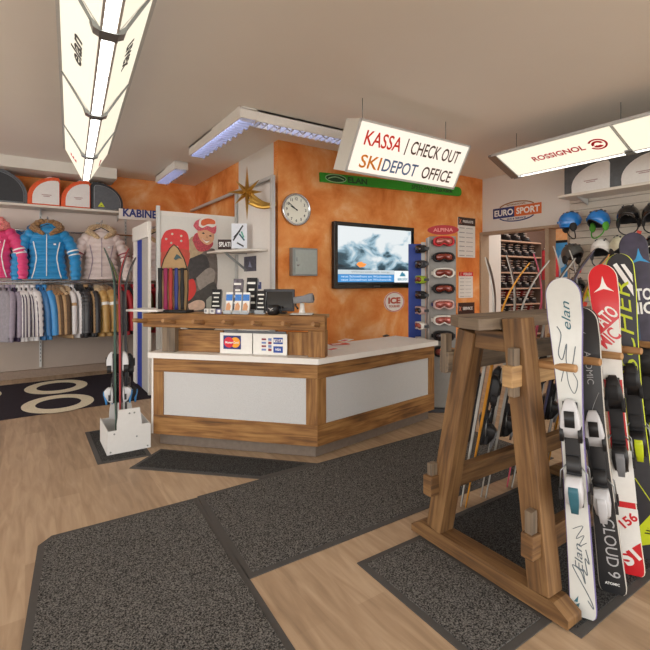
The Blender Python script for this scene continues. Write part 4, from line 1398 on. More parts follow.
# ================================================================== clothes wall
shelf_m = mat('shelf_white', 'd9d2c9', .5, var=.02)
t = thing('wall_shelf', 'long white shelf with helmet bags above the jackets', 'shelf', (-1.2, 8.1, 2.6))
MB().box((0, 0, 0), (5.1, .39, .035)).build('board', shelf_m, t, bevel=.003)
for x in (-1.5, -.2, 1.4, 2.5):
    b = MB(); b.prism([(0, 0), (-.3, 0), (0, -.09)], -.006, .006, frame((x, .19, -.02), (0, 1, 0), (0, 0, 1))); b.build('bracket', alu, t)
for k, (x, lb) in enumerate(((-1.1, 'slotted upright on the jacket wall left of the pink jacket'), (.2, 'slotted upright between pink and blue jackets'), (1.43, 'slotted upright right of the pale jacket by the cabin'))):
    u = thing('slotted_upright', lb, 'upright', (x, 8.285, .15))
    MB().box((0, 0, 1.2), (.03, .025, 2.4)).build('channel', alu, u)
    b = MB()
    for q in range(40): b.box((0, -.013, .1 + q * .057), (.008, .002, .03))
    b.build('slots', dark_grey, u)
def rail(label, x0, x1, y, z, posts):
    t = thing('clothes_rail', label, 'rail', ((x0 + x1) / 2, y, z))
    h = (x1 - x0) / 2
    MB().tube([(-h, 0, 0), (h, 0, 0)], .0135, 10).build('bar', chrome, t)
    for x in posts:
        b = MB(); b.beam((x - (x0 + x1) / 2, 0, -.02), (x - (x0 + x1) / 2, 8.28 - y, -.02), .012, .03); b.build('rail_arm', alu, t)
    return t
rail('lower chrome clothes rail full of jackets', -2.2, 2.3, 7.85, 1.47, (-1.1, .2, 1.43))
rail('upper chrome rail behind the displayed jackets', -2.2, 1.5, 8.05, 2.24, (-1.1, .2, 1.43))

fur_b = mat('fur_brown', '8d6a45', .95, var=.45, scale=60, sheen=.3)
fur_l = mat('fur_pale', 'bfa582', .95, var=.35, scale=60, sheen=.3)
shiny = lambda n, c: mat(n, c, .32, var=.05, sheen=.2)
def fur_loop(pts, r, seed):
    b = MB()
    pts = [V(p) for p in smooth_path3(pts)]
    rings = []
    n = len(pts)
    for i, p in enumerate(pts):
        tdir = (pts[min(i + 1, n - 1)] - pts[max(i - 1, 0)]).normalized()
        a = V((0, 0, 1)) if abs(tdir.z) < .9 else V((1, 0, 0))
        u = (a - tdir * a.dot(tdir)).normalized(); v = tdir.cross(u)
        e = math.sin(PI * (i + .6) / (n + .2)) ** .4
        rings.append([p + (u * math.cos(2 * PI * k / 12) + v * math.sin(2 * PI * k / 12)) * r * e * (1 + .4 * noise.noise((p * 26) + V((k * 1.7, seed, k * .9)))) for k in range(12)])
    b.loft(rings, 0, False)
    return b
def smooth_path3(c, n=5):
    out = []
    c = [V(p) for p in c]
    for i in range(len(c) - 1):
        p0, p1, p2, p3 = c[max(i - 1, 0)], c[i], c[i + 1], c[min(i + 2, len(c) - 1)]
        for k in range(n):
            u = k / n
            out.append(.5 * ((2 * p1) + (p2 - p0) * u + (2 * p0 - 5 * p1 + 4 * p2 - p3) * u * u + (3 * p1 - p0 - 3 * p2 + p3) * u ** 3))
    out.append(c[-1]); return out

def lerp_tab(tab, z):
    for i in range(len(tab) - 1):
        if tab[i][0] >= z >= tab[i + 1][0]:
            u = (tab[i][0] - z) / (tab[i][0] - tab[i + 1][0])
            u = u * u * (3 - 2 * u)
            return [a + (c - a) * u for a, c in zip(tab[i][1:], tab[i + 1][1:])]
    return list(tab[-1][1:])

def puffer(label, loc, rz, main, stripe, fur, s=1.15, quilt=.078, zipper=None, red_band=None):
    """jacket displayed frontally on a hanger; root at the hanger hook"""
    t = thing('puffer_jacket', label, 'jacket', loc, rz)
    tab = [(-.1, .06, .05), (-.14, .1, .06), (-.18, .17, .075), (-.24, .205, .09), (-.34, .2, .105), (-.5, .185, .1), (-.62, .205, .105), (-.78, .225, .11)]
    b = MB(); rings = []
    z = -.1
    while z > -.781:
        hw, hd = lerp_tab(tab, z)
        q = .02 * abs(math.sin(PI * (z + .1) / quilt)) - .006
        rings.append([V((s * (hw + q) * math.copysign(abs(math.cos(2 * PI * k / 28)) ** .85, math.cos(2 * PI * k / 28)), s * ((hd + q) * math.sin(2 * PI * k / 28) + .006 * noise.noise(V((k * .9, z * 16, loc[0])))), s * z)) for k in range(28)])
        z -= .0117
    b.loft(rings, 0); b.build('torso', main, t)
    for sx in (-1, 1):
        path = smooth_path3([(sx * .15, .01, -.19), (sx * .22, -.0, -.26), (sx * .285, -.03, -.4), (sx * .32, -.055, -.56), (sx * .325, -.07, -.79)], 16)
        rr_, ms = [], []
        L = 0
        for i, p in enumerate(path):
            if i: L += (path[i] - path[i - 1]).length
            rr_.append(s * (.074 - .02 * i / len(path) +   .017 * abs(math.sin(PI * L / quilt)) - .004) * (1 if i < len(path) - 2 else .85))
            u = i / len(path)
            ms.append(1 if (.50 < u < .535 or .57 < u < .605) else 0)
        b = MB(); b.tube([p * s for p in path], rr_, 14, mat=ms); b.build('sleeve', [main, red_band or stripe], t)
        # pale side line on the torso
        b = MB()
        pts = []
        for i in range(14):
            z = -.3 - .47 * i / 13
            hw, hd = lerp_tab(tab, z)
            x = hw * (.72 - .12 * math.sin(PI * i / 13)) 
            pts.append(V((sx * x * s, -s * ((hd + .012) * math.sqrt(max(0, 1 - (x / (hw + .012)) ** 2)) + .004), z * s)))
        b.tube(pts, .008, 6); b.build('side_piping', stripe, t)
    b = MB(); b.tube([(0, -s * (lerp_tab(tab, z_)[1] + .014), s * z_) for z_ in [-.2 - .06 * k for k in range(10)]], .006, 6); b.build('zip', zipper or stripe, t)
    b = MB(); b.ball((0, s * .045, -s * .115), (s * .12, s * .06, s * .075), 18, 10); b.build('hood', main, t)
    if fur:
        fur_loop([(-.03 * s, -.10 * s, -.21 * s), (-.10 * s, -.07 * s, -.155 * s), (-.155 * s, .0, -.115 * s), (-.09 * s, .05 * s, -.055 * s), (0, .06 * s, -.045 * s), (.09 * s, .05 * s, -.055 * s), (.155 * s, .0, -.115 * s), (.10 * s, -.07 * s, -.155 * s), (.03 * s, -.10 * s, -.21 * s)], .05 * s, loc[0]).build('fur_trim', fur, t)
    b = MB(); b.box((.09 * s, -.112 * s, -.33 * s), (.03, .006, .022)); b.build('chest_badge', white_ink, t)
    return t
def hanger(label, loc, rz, s=1.0, group=None):
    t = thing('coat_hanger', label, 'hanger', loc, rz, group)
    b = MB(); b.tube([(.0, 0, -.09 * s), (0, 0, -.03 * s), (.012, 0, -.018 * s), (.02, 0, .0), (.008, 0, .016 * s), (-.012, 0, .01 * s)], .0035, 6); b.build('hook', steel, t)
    b = MB(); b.tube([(-.15 * s, 0, -.17 * s), (0, 0, -.09 * s), (.15 * s, 0, -.17 * s)], .008, 6); b.build('arms', black, t)
    return t
def arm(label, x, z):
    t = thing('display_arm', label, 'display arm', (x, 8.27, z))
    MB().tube([(0, 0, 0), (0, -.5, .0), (0, -.52, .02)], .008, 8).build('rod', chrome, t)
    MB().box((0, .005, 0), (.05, .01, .08)).build('mounting_plate', alu, t)
pinkj = shiny('jacket_pink', 'e0407c'); bluej = shiny('jacket_blue', '1687c4'); pale = shiny('jacket_pale', 'dccdca'); deepb = shiny('jacket_deep_blue', '2a6aa5')
wine = mat('wine_band', '8a2740', .6)
for x, nm in ((-.39, 'pink'), (.275, 'blue'), (1.0, 'pale'), (1.86, 'second pale')):
    arm('chrome display arm holding the %s jacket' % nm, x, 2.41)
puffer('bright pink puffer jacket at the left edge of the photo', (-.39, 7.86, 2.40), R(-4), pinkj, white_ink, mat('fur_pink', 'e58a86', .9, var=.3, scale=60), 1.12)
puffer('bright blue puffer jacket with brown fur hood on display', (.275, 7.82, 2.40), R(-6), bluej, white_ink, fur_b, 1.14)
puffer('darker blue jacket mostly hidden behind the bright blue one', (.13, 8.06, 2.40), R(-14), deepb, white_ink, None, 1.08)
puffer('pale rose puffer jacket with cream fur hood on display', (1.0, 7.86, 2.38), R(-4), pale, mat('mauve_piping', '9d8c98', .6), fur_l, 1.12, red_band=wine)
puffer('second pale jacket seen through the gap beside the cabin', (1.86, 7.86, 2.36), R(-4), pale, mat('mauve_piping', '9d8c98', .6), fur_l, 1.12, red_band=wine)
for x, y, nm in ((-.39, 7.86, 'pink jacket'), (.275, 7.82, 'bright blue jacket'), (1.0, 7.86, 'pale rose jacket'), (1.86, 7.86, 'second pale jacket')):
    hanger('wire hanger inside the displayed ' + nm, (x, y, 2.415), 0, 1.0)

# jackets hung sideways on the lower rail
def rail_jacket(label, loc, main, second, fur=None, s=1.1, quilt=0, thick=1.0, stripe=None, band=None, length=.78, tagm=None):
    t = thing('hanging_jacket', label, 'jacket', loc, R(random.uniform(16, 30)), 'jackets on the lower rail')
    sd = loc[0] * 7
    tab = [(-.06, .03, .05), (-.11, .04, .11), (-.17, .048, .19), (-.3, .05, .2), (-.5, .048, .2), (-length, .052, .215)]
    b = MB(); rings = []; z = -.06
    while z > -length - .001:
        hx, hy = lerp_tab(tab, z)
        q = .008 * abs(math.sin(PI * z / quilt)) if quilt else .004 * noise.noise(V((z * 9, sd, 0)))
        rings.append([V((s * thick * (hx + q) * math.cos(2 * PI * k / 20), s * (hy + q) * math.sin(2 * PI * k / 20) + .012 * noise.noise(V((z * 6, sd, 3))), s * z)) for k in range(20)])
        z -= .013
    b.loft(rings, 0); b.build('torso', main, t)
    for sy in (-1, 1):
        path = smooth_path3([(0, sy * .15, -.14), (.003, sy * .21, -.22), (.012 * math.sin(sd), sy * .25, -.4), (.02 * math.sin(sd), sy * .262, -.7)], 14)
        rr_ = []; L = 0
        ms = []
        for i, p in enumerate(path):
            if i: L += (path[i] - path[i - 1]).length
            rr_.append(s * thick * (.046 - .006 * i / len(path) + (.007 * abs(math.sin(PI * L / quilt)) if quilt else .003 * noise.noise(p * 12))))
            ms.append(1 if band and .46 < i / len(path) < .53 else 0)
        b = MB(); b.tube([p * s for p in path], rr_, 12, mat=ms); b.build('sleeve', [second, band or second], t)
        if stripe and sy < 0:
            for q in (-1, 1):
                b = MB(); b.tube([V((p.x + q * thick * .026, p.y - .034, p.z)) * s for p in path[4:]], .008, 6); b.build('sleeve_stripe', stripe, t)
    if fur:
        fur_loop([(-.0, -.20 * s, -.19 * s), (.035 * s, -.12 * s, -.12 * s), (.02, .0, -.075 * s), (-.035 * s, -.1 * s, -.12 * s), (.0, -.21 * s, -.17 * s)], .042 * s, sd).build('fur_trim', fur, t)
    else:
        b = MB(); b.loft([[V((s * .035 * math.cos(2 * PI * k / 12), s * .06 * math.sin(2 * PI * k / 12), s * z)) for k in range(12)] for z in (-.1, -.06, -.035)]); b.build('collar', second, t)
    if tagm:
        b = MB(); b.box((.0, -.32 * s, -.42 * s), (.035, .004, .06)); b.build('price_tag', paper, t)
    return t
g1 = mat('cloth_grey', '8d8890', .7, var=.1); g2 = mat('cloth_lilac', '9a90a0', .7, var=.1)
wj = shiny('jacket_white', 'dedadb'); bj = shiny('jacket_sky', '3a8fd0'); bj2 = shiny('jacket_sea', '2f6ea8')
pst = mat('plum_stripe', '3a2a48', .6); brn = mat('cloth_brown', '5d4732', .75, var=.2); tan = mat('cloth_tan', 'b5926a', .6, var=.08)
blk = shiny('jacket_black', '242226'); camel = shiny('jacket_camel', 'b8904f'); dgy = mat('cloth_charcoal', '38363c', .7, var=.1); rdj = mat('cloth_red', 'b3242e', .6, var=.08); olv = mat('cloth_olive', '5a5030', .7, var=.1)
JK = [(1, 'grey', g1, g1, None, 0, 1.0, None, None), (7, 'lilac grey', g2, g2, None, 0, .9, None, None), (12.5, 'dark plum and grey', pst, g2, None, 0, .8, None, None),
      (17, 'white plum-striped', wj, wj, None, .08, .8, pst, None), (21.5, 'white plum-striped', wj, wj, None, .08, .8, pst, None), (26, 'white plum-striped', wj, wj, None, .08, .8, pst, None), (32, 'white plum-striped', wj, wj, None, .08, 1.0, pst, None),
      (38, 'sea blue', bj2, bj2, None, 0, .9, None, None), (43.5, 'sky blue', bj, bj, None, 0, 1.1, None, None),
      (49, 'brown fur-collared', brn, tan, fur_b, 0, .6, None, None), (53, 'brown fur-collared', brn, brn, fur_b, 0, .6, None, None), (57, 'brown fur-collared', brn, tan, fur_b, 0, .6, None, None), (61.5, 'brown fur-collared', brn, brn, fur_l, 0, .7, None, None),
      (66, 'white and tan', tan, wj, None, 0, .8, None, tan), (70.5, 'white', wj, wj, None, 0, .7, None, None),
      (75, 'black quilted', blk, blk, None, .05, .8, None, None), (80, 'black quilted', blk, blk, None, .05, 1.1, None, None), (85, 'tan-sleeved', blk, tan, None, 0, .6, None, None), (89.5, 'black quilted', blk, blk, None, .05, .8, None, None),
      (96, 'camel white-banded', camel, camel, fur_l, .06, 1.1, None, white_ink), (103.5, 'camel white-banded', camel, camel, fur_b, .06, 1.3, None, white_ink),
      (111, 'charcoal', dgy, dgy, None, 0, .8, None, None), (115.5, 'charcoal', dgy, dgy, None, 0, .7, None, None), (121, 'red', rdj, rdj, None, 0, .8, None, None), (127, 'black', blk, blk, None, 0, .8, None, None), (133, 'red', rdj, rdj, None, 0, .9, None, None), (141, 'olive', olv, olv, None, 0, .9, None, None), (151, 'red', rdj, rdj, None, 0, .8, None, None), (156, 'dark', blk, dgy, None, 0, .8, None, None)]
count = {}
for px, nm, m1, m2, fu, ql, th, st, bd in JK:
    count[nm] = count.get(nm, 0) + 1
tot = dict(count); count = {}
for k, (px, nm, m1, m2, fu, ql, th, st, bd) in enumerate(JK):
    p = P(px, 288, Y=7.85)
    count[nm] = count.get(nm, 0) + 1
    lb = nm + ' jacket hanging on the lower rail' if tot[nm] == 1 else '%s jacket on the lower rail, %s from the left of its kind' % (nm, ORD[count[nm] - 1])
    j = rail_jacket(lb, (p.x, 7.85, 1.47), m1, m2, fu, 1.1, ql, th, st, bd, .70 if nm.startswith('brown') else .77, None)
    h = hanger('hanger of the ' + lb.replace(' hanging on the lower rail', '').replace(' on the lower rail', ''), (p.x, 7.85, 1.485), R(90), .75, 'hangers on the lower rail')

# helmet bags on the shelf
def d_outline(w, h, flip):
    pts = [(0, 0), (w, 0), (w, .22 * h)] + [(w - (1 - math.cos(PI / 2 * k / 9)) * w * .86, .22 * h + .78 * h * math.sin(PI / 2 * k / 9)) for k in range(1, 10)] + [(.04 * w, h * .99), (0, .9 * h)]
    if flip: pts = [(w - x, z) for x, z in reversed(pts)]
    return pts
def helmet_bag(label, loc, rz, w, h, dpt, flip, body, panel, trim, kind, group):
    t = thing('helmet_bag', label, 'bag', loc, rz, group)
    F_ = frame((-w / 2, 0, 0), (1, 0, 0), (0, 0, 1))
    o = d_outline(w, h, flip)
    bo = o if kind != 'boxed' else [(-.02, 0), (w + .02, 0), (w + .02, h * .96), (w * .8, h * 1.03), (w * .3, h), (-.02, h * .94)]
    MB().prism(bo, -dpt, 0, F_, smooth=False).build('body', body, t, bevel=.02)
    inn = [(w / 2 + (x - w / 2) * .82 + (.06 * w if kind != 'triangle' else 0) * (1 if flip else -1), h * .04 + z * .84) for x, z in o]
    MB().prism(inn, .0, .014, F_).build('front_panel', panel, t, bevel=.006)
    b = MB(); b.tube([F_ @ V((x, z, .004)) for x, z in inn + [inn[0]]], .008, 6); b.build('piping', trim, t)
    if kind == 'triangle':
        q = .05
        b = MB(); b.prism([(w * .3 - q, h * .1), (w * .3 + q, h * .1), (w * .3, h * .1 + 1.6 * q)], .0145, .017, F_); e = b.build('lime_triangle', lime, t)
        b = MB(); b.prism([(w * .3 - q * .35, h * .15), (w * .3 + q * .35, h * .15), (w * .3, h * .12)], .0171, .018, F_); b.build('triangle_mark', black, e)
    elif kind != 'triangle':
        b = MB()
        for k, (zz, ww) in enumerate(((.36, .3), (.31, .2))):
            b.box((w * (.58 if flip else .42), h * zz, .0152), (w * ww, .012, .002), F_)
        b.build('grey_print', mat('faint_print', 'b59a9a', .6, var=.2), t)
    b = MB(); b.tube([F_ @ V((w * (.7 if flip else .3) + .05 * math.cos(PI * k / 8), h * .97 + .035 * math.sin(PI * k / 8), -dpt / 2)) for k in range(9)], .009, 6); b.build('carry_loop', white_ink if kind != 'triangle' else black, t)
    return t
bag_g = mat('bag_grey', '5c6066', .6, var=.12); bag_d = mat('bag_dark', '34363b', .65, var=.1); bag_o = mat('bag_orange', 'e2581e', .5, var=.1); bag_w = mat('bag_white', 'e6e3e2', .5, var=.03); bag_l = mat('bag_piping', '9aa0a6', .5)
ZS = 2.619
GBG = 'helmet bags on the long shelf'
helmet_bag('dark grey bag with lime print at the left end of the shelf', (-.24, 7.93, ZS), 0, .54, .5, .27, False, bag_g, bag_d, bag_l, 'triangle', GBG)
helmet_bag('orange bag with white front beside the left grey bag', (.235, 7.93, ZS), 0, .42, .43, .27, True, bag_o, bag_w, bag_o, 'white', GBG)
helmet_bag('orange bag with white front beside the right grey bag', (.655, 7.93, ZS), 0, .40, .43, .27, True, bag_o, bag_w, bag_o, 'white', GBG)
helmet_bag('dark grey bag with lime triangle above KABINE', (1.1, 7.93, ZS), 0, .46, .43, .27, False, bag_d, bag_g, bag_l, 'triangle', GBG)

# ================================================================== fitting cabin
CB = thing('fitting_cabin', 'white fitting cabin with aluminium posts and KABINE header', 'cabin', (2.0, 6.1, 0))
def cbx(name, c, s, m, bevel=.002, parent=CB):
    return MB().box(c, s).build(name, m, parent, world=True, bevel=bevel)
cbx('front_panel', (1.985, 6.115, 1.26), (1.05, .03, 2.3), white)
cbx('side_panel', (2.555, 5.53, 1.42), (.02, 1.06, 2.6), white)
cbx('post', (1.445, 6.1, 1.24), (.045, .045, 2.46), alu)
cbx('post', (2.535, 6.1, 1.4), (.045, .045, 2.78), alu)
cbx('post', (2.535, 4.965, 1.4), (.05, .05, 2.78), alu)
cbx('top_rail', (2.535, 6.6, 2.77), (.04, 3.25, .04), alu)
cbx('left_wall', (1.345, 6.13, 1.1), (.03, .05, 2.2), white)
cbx('left_wall', (1.345, 7.0, 1.1), (.03, .2, 2.2), white)
cbx('door_header', (1.34, 6.6, 2.16), (.05, .96, .2), white)
cbx('blue_curtain', (1.35, 6.72, 1.04), (.02, .27, 2.05), mat('curtain_blue', '22389a', .8, var=.08))
cbx('grey_curtain', (1.35, 6.37, 1.04), (.02, .38, 2.05), mat('curtain_grey', 'a9a6a2', .8, var=.05))
hb = cbx('header_board', (1.55, 7.14, 2.47), (.82, .02, .15), mat('header_board', 'd8cfc8', .5))
p0, p1 = P(123, 213, Y=7.12), P(157, 213, Y=7.12)
text('lettering', 'KABINE', frame(((p0.x + p1.x) / 2, 7.128, P(140, 213.5, Y=7.128).z), (1, 0, 0), (0, 0, 1)), navy, CB, w=p1.x - p0.x, h=.12, bold=.035, world=True)

# shelf with cards inside the cabin's side
t = thing('corner_shelf', 'small white shelf on the cabin side panel', 'shelf', (2.32, 5.6, 1.875))
MB().prism([(-.24, .45), (.22, .45), (.22, -.5), (.0, -.45), (-.24, .1)], -.012, .012).build('board', shelf_m, t, bevel=.003)
b = MB(); b.beam((.2, .1, -.25), (-.1, .1, -.02), .012, .03); b.beam((.21, .1, -.25), (.21, .1, -.015), .012, .03); b.beam((.2, .1, -.018), (-.12, .1, -.018), .012, .01); b.build('bracket', steel, t)
nC = V((-.5547, -.832, 0))
def card_at(name, label, cat, px0, px1, py0, py1, dpt, m):
    c = P((px0 + px1) / 2, py1, d=dpt)
    sc_ = dpt / 450
    t = thing(name, label, cat, (c.x, c.y, c.z), R(-33.69))
    w, h = (px1 - px0) * sc_, (py1 - py0) * sc_
    MB().box((0, 0, h / 2), (w, .008, h)).build('card', m, t)
    return t, w, h
t, w, h = card_at('name_plate', 'dark plate with white lettering on the small shelf', 'plate', 218, 231.5, 239.5, 249.3, 6.15, brown)
text('lettering', 'SPLATI', frame((0, -.005, h / 2), (1, 0, 0), (0, 0, 1)), white_ink, t, w=w * .85, h=h * .5, bold=.03)
t, w, h = card_at('picture_card', 'white picture card with skis standing on the small shelf', 'card', 231.5, 247, 223.5, 248.5, 6.0, mat('picture_white', 'dfe4ee', .5, var=.05))
Fk = frame((0, -.0045, h / 2), (1, 0, 0), (0, 0, 1))
for k, (x0, z0, x1, z1, m) in enumerate(((-.08, -.06, .05, .14, dark_grey), (-.07, -.02, .01, .07, dark_grey), (.0, .03, .07, -.06, teal), (.03, .06, .06, -.02, mat('mint_print', '5fae9a', .5)), (-.03, -.09, .06, -.14, dark_grey))):
    b = MB(); b.beam(Fk @ V((x0, z0, .001)), Fk @ V((x1, z1, .001)), .02, .002, up=(0, 1, 0)); b.build('printed_ski', m, t)
def panel_pic(label, px0, px1, py0, py1, m):
    p0, p1 = P(px0, py0, X=2.54), P(px1, py1, X=2.54)
    t = thing('small_picture', label, 'picture', (2.543, (p0.y + p1.y) / 2, p1.z))
    MB().box((0, 0, (p0.z - p1.z) / 2), (.006, abs(p0.y - p1.y), p0.z - p1.z)).build('print', m, t)
    b = MB(); b.prism([(-.05, .06), (.0, .14), (.06, .05)], .0031, .004, frame((0, 0, 0), (0, -1, 0), (0, 0, 1))); b.build('printed_shape', mat('pic_pale', '8f95b0', .6), t)
panel_pic('dark square picture below the small shelf', 244, 256, 257, 271, mat('pic_dark', '4a4856', .5, var=.4, scale=25))
panel_pic('tiny blue picture on the cabin side above the leaflets', 255.5, 261, 282, 289, mat('pic_blue', '3d4c80', .5, var=.5, scale=40))

# gold foil star with a tail hung on the cabin post
gold = mat('gold_foil', 'c49a4a', .32, .75, var=.12, scale=12)
c = P(247, 192, d=5.62)
t = thing('foil_star', 'gold foil star with a curling tail on the cabin post', 'star', (c.x, c.y, c.z), R(-36))
b = MB()
n = 8
for k in range(n):
    a = PI / 2 + 2 * PI * k / n
    L = (.33, .2, .27, .22, .36, .2, .2, .22)[k]
    tip = V((L * math.cos(a), 0, L * math.sin(a)))
    l = V((.07 * math.cos(a + PI / n), 0, .07 * math.sin(a + PI / n))); r = V((.07 * math.cos(a - PI / n), 0, .07 * math.sin(a - PI / n)))
    f, bk = V((0, -.06, 0)), V((0, .05, 0))
    b.add([tip, l, f, r, bk], [(0, 1, 2), (0, 2, 3), (0, 3, 4), (0, 4, 1)])
b.build('star', gold, t)
for k in range(3):
    pts = [V((.04 + .33 * u, -.02 - .01 * k, -.03 - .05 * k - .13 * u + .05 * k * u - .05 * math.sin(PI * u))) for u in [i / 10 for i in range(11)]]
    b = MB(); b.tube(pts, [.034 - .014 * i / 10 for i in range(11)], 8, flat=.3, up=(0, 1, 0)); b.build('tail_strip', gold, t)

# advertising poster: crouching smiling person in red, a printed picture
YPO = 6.098
p0, p1 = P(160.5, 211, Y=YPO), P(217, 330, Y=YPO)
PO = thing('advert_poster', 'large poster of a smiling person in red snow clothes and goggles', 'poster', ((p0.x + p1.x) / 2, YPO, .35))
MB().box((0, 0, 1.0), (p1.x - p0.x, .006, 2.0)).build('sheet', mat('poster_white', 'dcdbd6', .5, var=.02), PO)
pk = [0]
def pshape(name, pts, m, parent=PO, smooth=True):
    pk[0] += 1
    off = YPO - .0036 - .0004 * pk[0]
    pp = [P(x, y, Y=YPO) for x, y in pts]
    if smooth and len(pp) > 3:
        pp = smooth_path3(pp + [pp[0]], 4)[:-1]
    b = MB()
    M_ = frame((0, off, 0), (1, 0, 0), (0, 0, 1))
    b.prism([(p.x, p.z) for p in pp], 0, .0006, M_)
    return b.build(name, m, parent, world=True)
pr = lambda n, c, v=.05, sc_=20: mat('print_' + n, c, .5, var=v, scale=sc_)
pshape('trousers', [(190, 258), (205, 250), (216, 252), (216.5, 288), (206, 300), (192, 292), (186, 275)], pr('trousers', '6d625c', .35, 14))
pshape('dark_pack', [(186, 262), (196, 255), (206, 256), (209, 270), (198, 280), (187, 277)], pr('pack', '3d3838', .25))
pshape('trouser_fold', [(196, 278), (208, 268), (215, 272), (212, 284), (200, 290)], pr('fold', '9a9088', .15))
pshape('dark_ground', [(186, 298), (200, 290), (216, 284), (216.5, 328), (186, 328)], pr('ground', '4a4744', .25))
pshape('white_wheel', [(206, 300), (211, 296), (214, 303), (213, 316), (207, 314)], pr('wheel', 'a5a69c', .1))
pshape('arm', [(184, 246), (194, 236), (204, 250), (196, 256), (186, 258)], pr('beige', 'b59d7c', .15))
pshape('red_jacket', [(161, 240), (166, 231), (178, 229), (187, 233), (189, 246), (187, 258), (176, 256), (166, 258), (161, 254)], pr('jacket', 'd8393a', .08))
pshape('red_sleeve', [(161, 252), (188, 250), (187, 268), (180, 276), (170, 268), (161, 270)], pr('sleeve', 'c24a38', .1))
for x, y, m in ((166, 239, 'b9c2b8'), (172, 234, 'd8d0b8'), (181, 236, 'e2d6c0'), (171, 243, 'c2bfa8'), (181, 241, 'b8c4bb'), (177, 247, 'd5c3aa')):
    pshape('jacket_spot', [(x - 1.3, y), (x, y - 1.2), (x + 1.3, y), (x, y + 1.2)], pr('spot' + m, m))
pshape('red_boot', [(186, 282), (193, 279), (196, 290), (191, 299), (185, 300)], pr('boot', 'd93a34'))
pshape('glove', [(188, 304), (197, 300), (204, 302), (203, 309), (190, 310)], pr('glove', 'd8b9a4', .15))
pshape('neck_warmer', [(192, 240), (196, 233), (206, 236), (213, 243), (208, 250), (198, 251)], pr('scarf', 'b8434e', .35, 60))
pshape('face', [(197, 232), (199, 228), (209, 229), (213.5, 233), (213, 241), (207, 245), (200, 240)], pr('skin', 'd9a47e', .05))
pshape('smile', [(201.5, 238), (206, 241), (209.5, 240.5), (206, 243)], pr('teeth', 'efe6dc'))
pshape('mouth_line', [(201, 237.5), (205.5, 240.6), (210, 240.2), (205.5, 241.2)], pr('lips', 'a8413f'))
for x, y in ((203, 233.3), (210, 236)):
    pshape('eye', [(x - 1.5, y), (x, y - .9), (x + 1.5, y + .3), (x, y + .7)], pr('eye', '2c2220'))
pshape('nose', [(206.5, 235), (208, 238.4), (205.6, 238)], pr('nose', 'c08a68'))
pshape('head_band', [(193, 226), (196, 221), (205, 218), (214, 222), (216, 228), (214, 234), (206, 230), (198, 231)], pr('band', 'cf5a66', .3, 60))
pshape('goggle_frame', [(198.5, 226), (199.5, 219.5), (207, 217), (215, 219), (216, 225), (212, 227.5), (207, 226), (202, 228)], pr('gframe', 'ece4dc'))
pshape('goggle_lens', [(200.5, 224.5), (201.5, 220.5), (207.5, 218.5), (214, 220.5), (214.5, 224.2), (208, 224.3), (203, 226)], pr('glens', 'd9663a', .15))

# ================================================================== right wall: shelf, bags, helmets
t = thing('wall_shelf', 'white shelf above the helmets on the slatted wall', 'shelf', (6.36, .9, 2.655))
MB().box((0, 0, 0), (.41, 5.02, .035)).build('board', shelf_m, t, bevel=.003)
for y in (2.3, .8, -.8):
    b = MB(); b.prism([(0, 0), (-.3, 0), (0, -.09)], -.006, .006, frame((.2, y, -.02), (1, 0, 0), (0, 0, 1))); b.build('bracket', alu, t)
bag_s = mat('bag_slate', '55585d', .45, var=.2, scale=10)
GBR = 'white fronted bags on the right shelf'
for k, (y, lb) in enumerate(((3.06, 'slate bag with white front at the far end of the right shelf'), (2.44, 'slate bag with white front second on the right shelf'), (1.82, 'slate bag with white front nearest on the right shelf'))):
    helmet_bag(lb, (6.26, y, 2.674), R(-90), .58, .42, .25, True, bag_s, bag_w, bag_w, 'boxed', GBR)

